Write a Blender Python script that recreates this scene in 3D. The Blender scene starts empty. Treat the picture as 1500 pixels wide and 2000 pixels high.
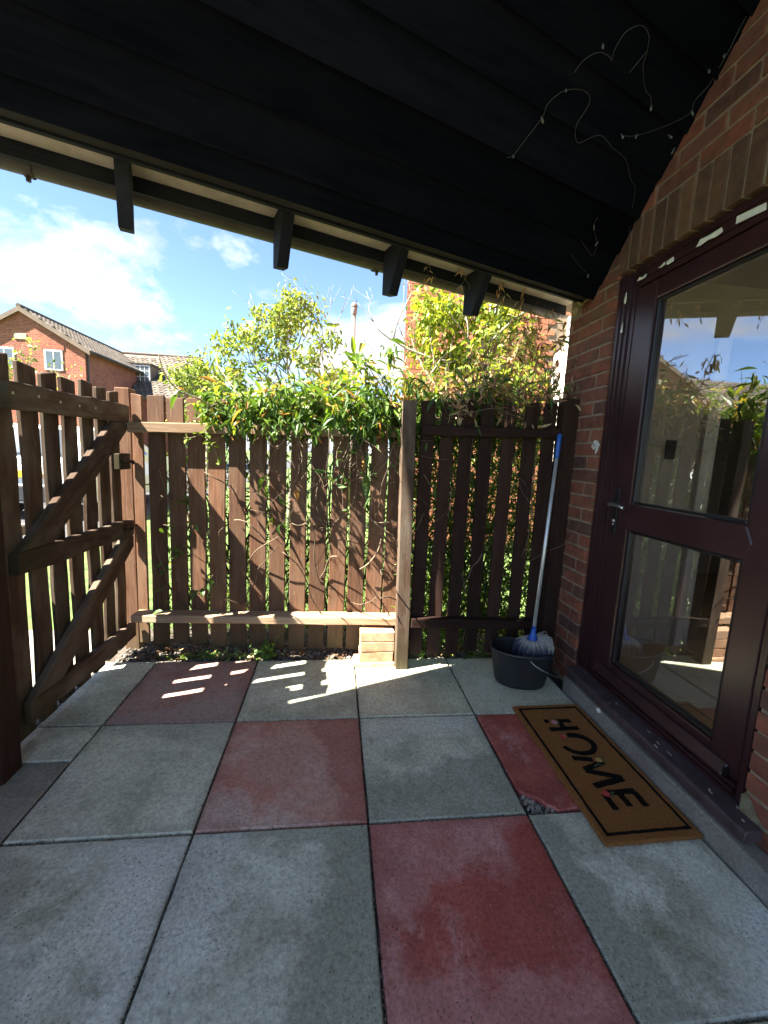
import bpy, bmesh, math, random
import numpy as np
from mathutils import Vector, Matrix, Euler
from math import radians as rad, sin, cos, pi, sqrt

random.seed(7)
RNG = np.random.default_rng(11)
scn = bpy.context.scene
col = scn.collection

# ------------------------------------------------------------------ camera
F_PX, PITCH, ROLL, YAW, CAM_H = 812.19, 0.1370, -0.0459, 0.1193, 1.3076
cam = bpy.data.objects.new('camera', bpy.data.cameras.new('camera'))
col.objects.link(cam)
cam.data.sensor_fit = 'HORIZONTAL'
cam.data.sensor_width = 36.0
cam.data.lens = 36.0 * F_PX / 1500.0
cam.data.clip_start = 0.02
cam.data.clip_end = 2000.0
_f = Vector((sin(YAW) * cos(PITCH), cos(YAW) * cos(PITCH), -sin(PITCH)))
_r = Vector((cos(YAW), -sin(YAW), 0.0))
_d = _f.cross(_r)
_r2 = cos(ROLL) * _r + sin(ROLL) * _d
_d2 = -sin(ROLL) * _r + cos(ROLL) * _d
_m = Matrix((_r2, -_d2, -_f)).transposed().to_4x4()
_m.translation = Vector((0, 0, CAM_H))
cam.matrix_world = _m
scn.camera = cam

# ------------------------------------------------------------------ sun, sky, exposure
SUN_AZ, SUN_EL = rad(16.3), rad(50.5)      # light travels towards +X, a little +Y
LDIR = Vector((cos(SUN_AZ) * cos(SUN_EL), sin(SUN_AZ) * cos(SUN_EL), -sin(SUN_EL)))
sun = bpy.data.objects.new('sun', bpy.data.lights.new('sun', 'SUN'))
col.objects.link(sun)
sun.data.energy = 3.2
sun.data.angle = rad(0.55)
sun.data.color = (1.0, 0.93, 0.80)
sun.rotation_euler = LDIR.to_track_quat('-Z', 'Y').to_euler()

world = bpy.data.worlds.new('World')
scn.world = world
world.use_nodes = True
SKY_STRENGTH = 0.05
def build_world():
    nt = world.node_tree
    N, L = nt.nodes, nt.links
    N.clear()
    out = N.new('ShaderNodeOutputWorld')
    bg = N.new('ShaderNodeBackground')
    bg.inputs['Strength'].default_value = SKY_STRENGTH
    sky = N.new('ShaderNodeTexSky')
    sky.sky_type = 'NISHITA'
    sky.sun_disc = False
    sky.sun_elevation = SUN_EL
    to_sun = -LDIR
    sky.sun_rotation = math.atan2(to_sun.x, to_sun.y)
    sky.altitude = 1500.0
    sky.air_density = 0.48
    sky.dust_density = 0.1
    sky.ozone_density = 1.0
    tc = N.new('ShaderNodeTexCoord')
    sep = N.new('ShaderNodeSeparateXYZ')
    L.new(tc.outputs['Generated'], sep.inputs[0])
    add = N.new('ShaderNodeMath'); add.operation = 'MAXIMUM'; add.inputs[1].default_value = 0.0
    L.new(sep.outputs['Z'], add.inputs[0])
    add2 = N.new('ShaderNodeMath'); add2.operation = 'ADD'; add2.inputs[1].default_value = 0.30
    L.new(add.outputs[0], add2.inputs[0])
    dv = N.new('ShaderNodeVectorMath'); dv.operation = 'DIVIDE'
    L.new(tc.outputs['Generated'], dv.inputs[0])
    cmb = N.new('ShaderNodeCombineXYZ')
    for k in range(3): L.new(add2.outputs[0], cmb.inputs[k])
    L.new(cmb.outputs[0], dv.inputs[1])
    mp = N.new('ShaderNodeMapping')
    mp.inputs['Location'].default_value = (6.58, 11.60, -4.061)
    L.new(dv.outputs[0], mp.inputs[0])
    n1 = N.new('ShaderNodeTexNoise')
    n1.inputs['Scale'].default_value = 1.15
    n1.inputs['Detail'].default_value = 9.0
    n1.inputs['Roughness'].default_value = 0.60
    n1.inputs['Distortion'].default_value = 0.25
    L.new(mp.outputs[0], n1.inputs['Vector'])
    # more cloud towards the horizon, everywhere round
    hz = N.new('ShaderNodeMapRange')
    hz.inputs[1].default_value = 0.05; hz.inputs[2].default_value = 0.42
    hz.inputs[3].default_value = 0.10; hz.inputs[4].default_value = -0.025
    L.new(sep.outputs['Z'], hz.inputs[0])
    sm = N.new('ShaderNodeMath'); sm.operation = 'ADD'
    L.new(n1.outputs[0], sm.inputs[0]); L.new(hz.outputs[0], sm.inputs[1])
    rp = N.new('ShaderNodeValToRGB')
    rp.color_ramp.elements[0].position = 0.515
    rp.color_ramp.elements[0].color = (0, 0, 0, 1)
    rp.color_ramp.elements[1].position = 0.605
    rp.color_ramp.elements[1].color = (1, 1, 1, 1)
    L.new(sm.outputs[0], rp.inputs[0])
    n2 = N.new('ShaderNodeTexNoise')
    n2.inputs['Scale'].default_value = 3.0; n2.inputs['Detail'].default_value = 5.0
    L.new(mp.outputs[0], n2.inputs['Vector'])
    cr = N.new('ShaderNodeValToRGB')
    cr.color_ramp.elements[0].position = 0.32; cr.color_ramp.elements[0].color = (1.3, 1.43, 1.6, 1)
    cr.color_ramp.elements[1].position = 0.62; cr.color_ramp.elements[1].color = (2.6, 2.6, 2.57, 1)
    L.new(n2.outputs[0], cr.inputs[0])
    mx = N.new('ShaderNodeMix'); mx.data_type = 'RGBA'
    L.new(rp.outputs[0], mx.inputs[0])
    hs = N.new('ShaderNodeHueSaturation'); hs.inputs['Saturation'].default_value = 0.98; hs.inputs['Hue'].default_value = 0.494
    L.new(sky.outputs[0], hs.inputs['Color'])
    L.new(hs.outputs[0], mx.inputs[6]); L.new(cr.outputs[0], mx.inputs[7])
    L.new(mx.outputs[2], bg.inputs['Color'])
    L.new(bg.outputs[0], out.inputs[0])
build_world()

scn.view_settings.view_transform = 'Standard'
scn.view_settings.look = 'None'
scn.view_settings.gamma = 1.0
scn.view_settings.use_curve_mapping = False
scn.view_settings.exposure = 3.66
scn.cycles.max_bounces = 6
scn.cycles.diffuse_bounces = 3
scn.cycles.glossy_bounces = 4
scn.cycles.transparent_max_bounces = 10
scn.cycles.use_adaptive_sampling = True
scn.cycles.adaptive_threshold = 0.02
scn.cycles.caustics_reflective = False
scn.cycles.caustics_refractive = False
scn.cycles.use_denoising = True

# ------------------------------------------------------------------ object helpers
def tag(o, label=None, category=None, group=None, kind=None):
    if label: o['label'] = label
    if category: o['category'] = category
    if group: o['group'] = group
    if kind: o['kind'] = kind
    return o

def thing(name, loc, label, category, group=None):
    o = bpy.data.objects.new(name, None)
    o.empty_display_size = 0.1
    o.location = loc
    col.objects.link(o)
    return tag(o, label, category, group)

ROOTLOC = {}
def root_of(p):
    t = Vector((0, 0, 0))
    return p

def obj(name, mesh, mat, parent=None, mw=None):
    o = bpy.data.objects.new(name, mesh)
    col.objects.link(o)
    if mat and (len(mesh.materials) == 0): mesh.materials.append(mat)
    mw = mw or Matrix.Identity(4)
    o['_'] = 0; del o['_']
    if parent is not None:
        o.parent = parent
        o.matrix_parent_inverse = WORLD.get(parent.name, Matrix.Translation(parent.location)).inverted()
    o.matrix_basis = mw
    WORLD[o.name] = mw.copy()
    return o
WORLD = {}

def new_mesh(name, verts, faces, smooth=False):
    me = bpy.data.meshes.new(name)
    me.from_pydata([tuple(v) for v in verts], [], faces)
    me.update()
    if smooth:
        me.polygons.foreach_set('use_smooth', [True] * len(me.polygons))
    return me

def bm_mesh(name, bm, smooth=False):
    me = bpy.data.meshes.new(name)
    bmesh.ops.recalc_face_normals(bm, faces=bm.faces)
    bm.to_mesh(me); bm.free()
    if smooth:
        me.polygons.foreach_set('use_smooth', [True] * len(me.polygons))
    return me

def bm_box(bm, lo, hi):
    x0, y0, z0 = lo; x1, y1, z1 = hi
    v = [bm.verts.new(p) for p in ((x0,y0,z0),(x1,y0,z0),(x1,y1,z0),(x0,y1,z0),(x0,y0,z1),(x1,y0,z1),(x1,y1,z1),(x0,y1,z1))]
    for f in ((3,2,1,0),(4,5,6,7),(0,1,5,4),(1,2,6,5),(2,3,7,6),(3,0,4,7)):
        bm.faces.new([v[i] for i in f])

def box_mesh(name, lo, hi, bevel=0.0, seg=1):
    bm = bmesh.new()
    bm_box(bm, lo, hi)
    if bevel:
        bmesh.ops.bevel(bm, geom=list(bm.edges), offset=bevel, segments=seg, affect='EDGES', profile=0.6)
    return bm_mesh(name, bm)

def box(name, lo, hi, mat, parent=None, bevel=0.0, seg=1):
    c = Vector([(a + b) / 2 for a, b in zip(lo, hi)])
    me = box_mesh(name, [a - m for a, m in zip(lo, c)], [b - m for b, m in zip(hi, c)], bevel, seg)
    return obj(name, me, mat, parent, Matrix.Translation(c))

def prism_mesh(name, pts2, h0, h1, place, bevel=0.0):
    """polygon pts2 (a,b) pushed from h0 to h1; place(a,b,h)->xyz"""
    bm = bmesh.new()
    n = len(pts2)
    A = [bm.verts.new(place(a, b, h0)) for a, b in pts2]
    B = [bm.verts.new(place(a, b, h1)) for a, b in pts2]
    bm.faces.new(A[::-1]); bm.faces.new(B)
    for i in range(n):
        bm.faces.new((A[i], A[(i+1) % n], B[(i+1) % n], B[i]))
    if bevel:
        bmesh.ops.bevel(bm, geom=list(bm.edges), offset=bevel, segments=1, affect='EDGES')
    return bm_mesh(name, bm)

def plank_mesh(name, length, w, t, bevel=0.003, seed=0, rough=0.0, cuts=6, top_tilt=0.0):
    """plank along local Z from 0 to length, width along X, thickness along Y"""
    r = random.Random(seed)
    bm = bmesh.new()
    rings = []
    for k in range(cuts + 1):
        z = length * k / cuts
        jx, jy = r.uniform(-rough, rough), r.uniform(-rough, rough)
        jw = r.uniform(-rough, rough)
        ring = []
        for sx, sy in ((-1,-1),(1,-1),(1,1),(-1,1)):
            zz = z + (top_tilt * sx if k == cuts else 0)
            ring.append(bm.verts.new((sx * (w / 2 + jw) + jx, sy * t / 2 + jy, zz)))
        rings.append(ring)
    for k in range(cuts):
        for i in range(4):
            bm.faces.new((rings[k][i], rings[k][(i+1) % 4], rings[k+1][(i+1) % 4], rings[k+1][i]))
    bm.faces.new(rings[0][::-1]); bm.faces.new(rings[-1])
    if bevel:
        bm.normal_update()
        es = [e for e in bm.edges if e.is_manifold and e.calc_face_angle(0) > 0.6]
        bmesh.ops.bevel(bm, geom=es, offset=bevel, segments=1, affect='EDGES')
    return bm_mesh(name, bm)

def frame_from(p0, p1, xdir):
    """matrix whose Z runs p0->p1 and X is near xdir, origin p0"""
    z = (Vector(p1) - Vector(p0)).normalized()
    x = Vector(xdir); x = (x - z * x.dot(z)).normalized()
    y = z.cross(x)
    m = Matrix((x, y, z)).transposed().to_4x4()
    m.translation = Vector(p0)
    return m

def plank(name, p0, p1, w, t, xdir, mat, parent, **k):
    L = (Vector(p1) - Vector(p0)).length
    return obj(name, plank_mesh(name, L, w, t, **k), mat, parent, frame_from(p0, p1, xdir))

def tube_arrays(pts, radii, n=6, cap=True):
    pts = [Vector(p) for p in pts]
    V, F = [], []
    up = Vector((0.13, 0.31, 0.94))
    for i, p in enumerate(pts):
        t = (pts[min(i+1, len(pts)-1)] - pts[max(i-1, 0)])
        t = t.normalized() if t.length > 1e-9 else Vector((0, 0, 1))
        a = t.cross(up)
        if a.length < 1e-3: a = t.cross(Vector((1, 0, 0)))
        a.normalize(); b = t.cross(a)
        r = radii[i] if hasattr(radii, '__len__') else radii
        for k in range(n):
            an = 2 * pi * k / n
            V.append(p + a * (r * cos(an)) + b * (r * sin(an)))
    m = len(pts)
    for i in range(m - 1):
        for k in range(n):
            F.append((i*n+k, i*n+(k+1) % n, (i+1)*n+(k+1) % n, (i+1)*n+k))
    if cap:
        F.append(tuple(range(n))[::-1]); F.append(tuple((m-1)*n + k for k in range(n)))
    return V, F

class MB:
    """collects arrays into one mesh"""
    def __init__(s): s.V, s.F, s.T = [], [], []
    def add(s, V, F, tint=0.5):
        o = len(s.V)
        s.V += [tuple(v) for v in V]; s.F += [tuple(i + o for i in f) for f in F]
        s.T += [tint] * len(V)
    def tube(s, pts, r, n=6, tint=0.5): s.add(*tube_arrays(pts, r, n), tint)
    def mesh(s, name, smooth=False, tint=False):
        me = new_mesh(name, s.V, s.F, smooth)
        if tint:
            at = me.attributes.new('tint', 'FLOAT', 'POINT')
            at.data.foreach_set('value', np.array(s.T, dtype=np.float32))
        return me
    def build(s, name, mat, parent=None, smooth=False, tint=False):
        return obj(name, s.mesh(name, smooth, tint), mat, parent)

def smooth_pts(pts, sub=4):
    P = [Vector(p) for p in pts]
    out = []
    for i in range(len(P) - 1):
        p0, p1, p2, p3 = P[max(i-1, 0)], P[i], P[i+1], P[min(i+2, len(P)-1)]
        for k in range(sub):
            t = k / sub
            out.append(0.5 * ((2*p1) + (p2-p0)*t + (2*p0-5*p1+4*p2-p3)*t*t + (3*p1-p0-3*p2+p3)*t*t*t))
    out.append(P[-1])
    return out

def lathe(name, prof, n=24, sx=1.0, sy=1.0, power=2.0):
    """profile [(r,z)] turned; superellipse section with radii scaled by sx, sy"""
    V, F = [], []
    for r, z in prof:
        for k in range(n):
            a = 2 * pi * k / n
            c, s = cos(a), sin(a)
            q = (abs(c) ** power + abs(s) ** power) ** (-1.0 / power)
            V.append((r * sx * c * q, r * sy * s * q, z))
    for i in range(len(prof) - 1):
        for k in range(n):
            F.append((i*n+k, i*n+(k+1) % n, (i+1)*n+(k+1) % n, (i+1)*n+k))
    return new_mesh(name, V, F, True)

# ------------------------------------------------------------------ materials
def nodes(name):
    m = bpy.data.materials.new(name)
    m.use_nodes = True
    nt = m.node_tree
    nt.nodes.clear()
    out = nt.nodes.new('ShaderNodeOutputMaterial')
    b = nt.nodes.new('ShaderNodeBsdfPrincipled')
    nt.links.new(b.outputs[0], out.inputs[0])
    return m, nt.nodes, nt.links, b, out

def ramp(N, stops):
    r = N.new('ShaderNodeValToRGB')
    e = r.color_ramp.elements
    while len(e) < len(stops): e.new(0.5)
    for el, (p, c) in zip(e, stops):
        el.position = p
        el.color = (c, c, c, 1) if isinstance(c, (int, float)) else (*c, 1)
    return r

def noise(N, L, vec, scale, detail=4.0, rough=0.55, dist=0.0):
    n = N.new('ShaderNodeTexNoise')
    n.inputs['Scale'].default_value = scale
    n.inputs['Detail'].default_value = detail
    n.inputs['Roughness'].default_value = rough
    n.inputs['Distortion'].default_value = dist
    if vec is not None: L.new(vec, n.inputs['Vector'])
    return n

def mix(N, L, fac, a, b, mode='MIX'):
    m = N.new('ShaderNodeMix'); m.data_type = 'RGBA'; m.blend_type = mode
    for sock, v in ((m.inputs[0], fac), (m.inputs[6], a), (m.inputs[7], b)):
        if isinstance(v, (int, float)):
            if sock == m.inputs[0]: sock.default_value = v
            else: sock.default_value = (v, v, v, 1)
        elif isinstance(v, tuple): sock.default_value = (*v, 1)
        else: L.new(v, sock)
    return m.outputs[2]

def obj_coords(N, L, scale=(1, 1, 1), rand=True, shift=37.0):
    tc = N.new('ShaderNodeTexCoord')
    v = tc.outputs['Object']
    if rand:
        oi = N.new('ShaderNodeObjectInfo')
        mu = N.new('ShaderNodeMath'); mu.operation = 'MULTIPLY'; mu.inputs[1].default_value = shift
        L.new(oi.outputs['Random'], mu.inputs[0])
        ad = N.new('ShaderNodeVectorMath'); ad.operation = 'ADD'
        cb = N.new('ShaderNodeCombineXYZ')
        for k in range(3): L.new(mu.outputs[0], cb.inputs[k])
        L.new(v, ad.inputs[0]); L.new(cb.outputs[0], ad.inputs[1])
        v = ad.outputs[0]
    mp = N.new('ShaderNodeMapping')
    mp.inputs['Scale'].default_value = scale
    L.new(v, mp.inputs[0])
    return mp.outputs[0]

def bump(N, L, b, height, strength=0.3, dist=0.01):
    bp = N.new('ShaderNodeBump')
    bp.inputs['Strength'].default_value = strength
    bp.inputs['Distance'].default_value = dist
    L.new(height, bp.inputs['Height'])
    L.new(bp.outputs[0], b.inputs['Normal'])

def set_in(b, **k):
    for n, v in k.items():
        s = b.inputs[n.replace('_', ' ')]
        s.default_value = v

def m_plain(name, c, rough=0.6, metal=0.0, vary=0.25, scale=9.0, spec=0.5, bmp=0.12):
    m, N, L, b, _ = nodes(name)
    v = obj_coords(N, L)
    n = noise(N, L, v, scale, 5)
    lo = tuple(x * (1 - vary) for x in c); hi = tuple(min(1, x * (1 + vary)) for x in c)
    r = ramp(N, [(0.3, lo), (0.7, hi)])
    L.new(n.outputs[0], r.inputs[0]); L.new(r.outputs[0], b.inputs['Base Color'])
    set_in(b, Roughness=rough, Metallic=metal)
    b.inputs['Specular IOR Level'].default_value = spec
    if bmp:
        n2 = noise(N, L, v, scale * 14, 3)
        bump(N, L, b, n2.outputs[0], bmp, 0.004)
    return m

def m_wood(name, dark, light, grey=None, grey_amt=0.35, rough=0.75, wear=None, scale=1.0, spec=0.3, foot=None):
    m, N, L, b, _ = nodes(name)
    g = obj_coords(N, L, (26 * scale, 26 * scale, 1.6 * scale))
    n = noise(N, L, g, 2.2, 6, 0.62, 0.6)
    r = ramp(N, [(0.25, dark), (0.72, light)])
    L.new(n.outputs[0], r.inputs[0])
    c = r.outputs[0]
    v2 = obj_coords(N, L, (5, 5, 1.5), shift=11)
    n2 = noise(N, L, v2, 2.0, 5, 0.6)
    if grey:
        k = ramp(N, [(0.42, 0.0), (0.62, grey_amt)])
        L.new(n2.outputs[0], k.inputs[0])
        c = mix(N, L, k.outputs[0], c, grey)
    if wear:
        g3 = obj_coords(N, L, (60, 60, 5), shift=5)
        n3 = noise(N, L, g3, 1.6, 5, 0.7)
        k3 = ramp(N, [(0.60, 0.0), (0.68, 0.75)])
        L.new(n3.outputs[0], k3.inputs[0])
        c = mix(N, L, k3.outputs[0], c, wear)
    if foot:
        tc = N.new('ShaderNodeTexCoord'); sp = N.new('ShaderNodeSeparateXYZ'); L.new(tc.outputs['Object'], sp.inputs[0])
        az = N.new('ShaderNodeMath'); az.operation = 'MULTIPLY_ADD'; az.inputs[1].default_value = 0.45
        L.new(n2.outputs[0], az.inputs[0]); L.new(sp.outputs['Z'], az.inputs[2])
        kf = ramp(N, [(0.20, 0.75), (0.50, 0.0)]); L.new(az.outputs[0], kf.inputs[0])
        c = mix(N, L, kf.outputs[0], c, foot)
    # each board a little lighter or darker
    oi = N.new('ShaderNodeObjectInfo')
    kr = ramp(N, [(0.0, 0.66), (1.0, 1.30)])
    L.new(oi.outputs['Random'], kr.inputs[0])
    c = mix(N, L, 1.0, c, kr.outputs[0], 'MULTIPLY')
    L.new(c, b.inputs['Base Color'])
    set_in(b, Roughness=rough)
    b.inputs['Specular IOR Level'].default_value = spec
    bump(N, L, b, n.outputs[0], 0.45, 0.004)
    return m

def m_slab(name, base, light, dark, stain, stain_amt=0.5, pale=None, pale_amt=0.0, zones=(), edge=True):
    m, N, L, b, _ = nodes(name)
    v = obj_coords(N, L)
    n = noise(N, L, v, 3.6, 12, 0.70, 0.15)
    r = ramp(N, [(0.30, dark), (0.47, base), (0.70, light)])
    L.new(n.outputs[0], r.inputs[0])
    c = r.outputs[0]
    v2 = obj_coords(N, L, shift=91)
    n2 = noise(N, L, v2, 2.1, 11, 0.68, 0.3)
    k = ramp(N, [(0.47, 0.0), (0.60, stain_amt)])
    L.new(n2.outputs[0], k.inputs[0])
    c = mix(N, L, k.outputs[0], c, stain)
    if pale:
        v4 = obj_coords(N, L, (1.0, 0.85, 1), shift=57)
        n4 = noise(N, L, v4, 4.2, 12, 0.74, 0.15)
        k4 = ramp(N, [(0.50, 0.0), (0.66, pale_amt)])
        L.new(n4.outputs[0], k4.inputs[0])
        c = mix(N, L, k4.outputs[0], c, pale)
    tco = N.new('ShaderNodeTexCoord')
    nz = noise(N, L, v, 7.5, 10, 0.66)
    for (zx, zy, off, zc, za) in zones:          # stains and worn areas with their own outline
        dp = N.new('ShaderNodeVectorMath'); dp.operation = 'DOT_PRODUCT'; dp.inputs[1].default_value = (zx, zy, 0)
        L.new(tco.outputs['Object'], dp.inputs[0])
        ma = N.new('ShaderNodeMath'); ma.operation = 'MULTIPLY_ADD'; ma.inputs[1].default_value = 0.34; L.new(nz.outputs[0], ma.inputs[0]); L.new(dp.outputs['Value'], ma.inputs[2])
        kz = ramp(N, [(max(0.0, off + .17 - .015), 0.0), (off + .17 + .035, za)]); L.new(ma.outputs[0], kz.inputs[0])
        c = mix(N, L, kz.outputs[0], c, zc)
    if edge:
        sx = N.new('ShaderNodeSeparateXYZ'); L.new(tco.outputs['Object'], sx.inputs[0])
        ax_ = N.new('ShaderNodeMath'); ax_.operation = 'ABSOLUTE'; L.new(sx.outputs['X'], ax_.inputs[0])
        ay_ = N.new('ShaderNodeMath'); ay_.operation = 'ABSOLUTE'; L.new(sx.outputs['Y'], ay_.inputs[0])
        mxx = N.new('ShaderNodeMath'); mxx.operation = 'MAXIMUM'; L.new(ax_.outputs[0], mxx.inputs[0]); L.new(ay_.outputs[0], mxx.inputs[1])
        me_ = N.new('ShaderNodeMath'); me_.operation = 'MULTIPLY_ADD'; me_.inputs[1].default_value = 0.16; L.new(nz.outputs[0], me_.inputs[0]); L.new(mxx.outputs[0], me_.inputs[2])
        ke = ramp(N, [(0.335, 0.0), (0.395, 0.55)]); L.new(me_.outputs[0], ke.inputs[0])
        c = mix(N, L, ke.outputs[0], c, tuple(x * .58 for x in base))
    # sandy fine grain
    n5 = noise(N, L, v, 85, 6, 0.80)
    k5 = ramp(N, [(0.33, 0.58), (0.50, 1.0), (0.67, 1.32)])
    L.new(n5.outputs[0], k5.inputs[0])
    c = mix(N, L, 1.0, c, k5.outputs[0], 'MULTIPLY')
    # pits
    vo = N.new('ShaderNodeTexVoronoi'); vo.inputs['Scale'].default_value = 82
    L.new(v, vo.inputs['Vector'])
    n6 = noise(N, L, v, 7, 3)
    ad = N.new('ShaderNodeMath'); ad.operation = 'MULTIPLY_ADD'
    ad.inputs[1].default_value = -0.55; ad.inputs[2].default_value = 0.40
    L.new(n6.outputs[0], ad.inputs[0])
    sb = N.new('ShaderNodeMath'); sb.operation = 'ADD'
    L.new(vo.outputs['Distance'], sb.inputs[0]); L.new(ad.outputs[0], sb.inputs[1])
    k6 = ramp(N, [(0.20, 0.30), (0.30, 1.0)])
    L.new(sb.outputs[0], k6.inputs[0])
    c = mix(N, L, 0.85, c, k6.outputs[0], 'MULTIPLY')
    # pale flecks of stone
    vo2 = N.new('ShaderNodeTexVoronoi'); vo2.inputs['Scale'].default_value = 70
    v7 = obj_coords(N, L, shift=23); L.new(v7, vo2.inputs['Vector'])
    k7 = ramp(N, [(0.10, 0.30), (0.17, 0.0)])
    L.new(vo2.outputs['Distance'], k7.inputs[0])
    c = mix(N, L, k7.outputs[0], c, tuple(min(1, x * 1.7 + 0.04) for x in base))
    L.new(c, b.inputs['Base Color'])
    rr = ramp(N, [(0.3, 0.62), (0.7, 0.85)])
    L.new(n2.outputs[0], rr.inputs[0]); L.new(rr.outputs[0], b.inputs['Roughness'])
    b.inputs['Specular IOR Level'].default_value = 0.35
    hm = mix(N, L, 0.5, n5.outputs[0], k6.outputs[0])
    bump(N, L, b, hm, 0.35, 0.003)
    return m

def m_brick(name, stops, dirt=(0.12, 0.09, 0.06), dirt_amt=0.4):
    m, N, L, b, _ = nodes(name)
    oi = N.new('ShaderNodeObjectInfo')
    r = ramp(N, stops); r.color_ramp.interpolation = 'LINEAR'
    L.new(oi.outputs['Random'], r.inputs[0])
    v = obj_coords(N, L)
    n = noise(N, L, v, 18, 6, 0.65)
    k = ramp(N, [(0.3, 0.62), (0.72, 1.3)])
    L.new(n.outputs[0], k.inputs[0])
    c = mix(N, L, 1.0, r.outputs[0], k.outputs[0], 'MULTIPLY')
    n2 = noise(N, L, v, 7, 5, 0.6, 1.0)
    k2 = ramp(N, [(0.50, 0.0), (0.68, dirt_amt)])
    L.new(n2.outputs[0], k2.inputs[0])
    c = mix(N, L, k2.outputs[0], c, dirt)
    L.new(c, b.inputs['Base Color'])
    set_in(b, Roughness=0.85)
    b.inputs['Specular IOR Level'].default_value = 0.25
    n3 = noise(N, L, v, 120, 4, 0.7)
    bump(N, L, b, n3.outputs[0], 0.5, 0.004)
    return m

def m_leaf(name, stops, trans=0.45, rough=0.45):
    m, N, L, b, out = nodes(name)
    at = N.new('ShaderNodeAttribute'); at.attribute_name = 'tint'
    r = ramp(N, stops)
    L.new(at.outputs['Fac'], r.inputs[0])
    L.new(r.outputs[0], b.inputs['Base Color'])
    set_in(b, Roughness=rough)
    b.inputs['Specular IOR Level'].default_value = 0.45
    tr = N.new('ShaderNodeBsdfTranslucent')
    br = mix(N, L, 1.0, r.outputs[0], (1.25, 1.15, 0.55), 'MULTIPLY')
    L.new(br, tr.inputs['Color'])
    ms = N.new('ShaderNodeMixShader'); ms.inputs[0].default_value = trans
    L.new(b.outputs[0], ms.inputs[1]); L.new(tr.outputs[0], ms.inputs[2])
    L.new(ms.outputs[0], out.inputs[0])
    return m

def m_tint(name, stops, rough=0.8, bmp=0.3, scale=80):
    m, N, L, b, _ = nodes(name)
    at = N.new('ShaderNodeAttribute'); at.attribute_name = 'tint'
    r = ramp(N, stops)
    L.new(at.outputs['Fac'], r.inputs[0])
    v = obj_coords(N, L)
    n = noise(N, L, v, scale, 4)
    k = ramp(N, [(0.3, 0.7), (0.7, 1.2)])
    L.new(n.outputs[0], k.inputs[0])
    L.new(mix(N, L, 1.0, r.outputs[0], k.outputs[0], 'MULTIPLY'), b.inputs['Base Color'])
    set_in(b, Roughness=rough)
    b.inputs['Specular IOR Level'].default_value = 0.3
    bump(N, L, b, n.outputs[0], bmp, 0.004)
    return m

def m_brickwall(name, c1, c2, mortar, axes='XZ', scale=1.0):
    m, N, L, b, _ = nodes(name)
    tc = N.new('ShaderNodeTexCoord')
    sp = N.new('ShaderNodeSeparateXYZ'); L.new(tc.outputs['Object'], sp.inputs[0])
    cb = N.new('ShaderNodeCombineXYZ')
    L.new(sp.outputs[axes[0]], cb.inputs[0]); L.new(sp.outputs[axes[1]], cb.inputs[1])
    bt = N.new('ShaderNodeTexBrick')
    bt.inputs['Scale'].default_value = 1.0 * scale
    bt.inputs['Brick Width'].default_value = 0.225
    bt.inputs['Row Height'].default_value = 0.075
    bt.inputs['Mortar Size'].default_value = 0.008
    bt.inputs['Color1'].default_value = (*c1, 1); bt.inputs['Color2'].default_value = (*c2, 1)
    bt.inputs['Mortar'].default_value = (*mortar, 1)
    L.new(cb.outputs[0], bt.inputs['Vector'])
    n = noise(N, L, tc.outputs['Object'], 1.1, 6, 0.6)
    k = ramp(N, [(0.3, 0.75), (0.7, 1.2)]); L.new(n.outputs[0], k.inputs[0])
    n9 = noise(N, L, tc.outputs['Object'], 12, 4, 0.6)
    k9 = ramp(N, [(0.3, 0.7), (0.7, 1.25)]); L.new(n9.outputs[0], k9.inputs[0])
    c = mix(N, L, 1.0, bt.outputs['Color'], k.outputs[0], 'MULTIPLY')
    L.new(mix(N, L, 1.0, c, k9.outputs[0], 'MULTIPLY'), b.inputs['Base Color'])
    set_in(b, Roughness=0.9)
    bump(N, L, b, bt.outputs['Fac'], -0.4, 0.01)
    return m

M = {}
M['slab_grey'] = m_slab('slab_grey_concrete', (0.552, 0.568, 0.437), (0.683, 0.702, 0.549), (0.341, 0.348, 0.261), (0.258, 0.263, 0.179), 0.6, (0.753, 0.782, 0.631), 0.6)
M['slab_pale'] = m_slab('slab_pale_concrete', (0.588, 0.598, 0.448), (0.706, 0.714, 0.549), (0.400, 0.397, 0.291), (0.376, 0.348, 0.214), 0.45, (0.729, 0.744, 0.591), 0.4)
M['slab_blue'] = m_slab('slab_worn_concrete', (0.518, 0.540, 0.433), (0.670, 0.702, 0.581), (0.271, 0.281, 0.214), (0.235, 0.241, 0.159), 0.7, (0.756, 0.785, 0.682), 0.75)
M['slab_red'] = m_slab('slab_red_concrete', (0.384, 0.093, 0.071), (0.471, 0.148, 0.117), (0.246, 0.051, 0.041), (0.235, 0.071, 0.057), 0.55, (0.620, 0.354, 0.325), 0.85)
M['slab_redwarm'] = m_slab('slab_worn_red_concrete', (0.498, 0.198, 0.144), (0.570, 0.294, 0.226), (0.320, 0.099, 0.077), (0.498, 0.328, 0.260), 0.6, (0.594, 0.492, 0.423), 0.45)
M['slab_faded'] = m_slab('slab_faded_red_concrete', (0.403, 0.252, 0.207), (0.459, 0.325, 0.280), (0.235, 0.140, 0.118), (0.370, 0.140, 0.095), 0.5, (0.381, 0.347, 0.325), 0.5)
M['slab_brown'] = m_slab('slab_brown_concrete', (0.265, 0.262, 0.215), (0.34, 0.335, 0.28), (0.16, 0.158, 0.125), (0.17, 0.165, 0.12), 0.5)
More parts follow.
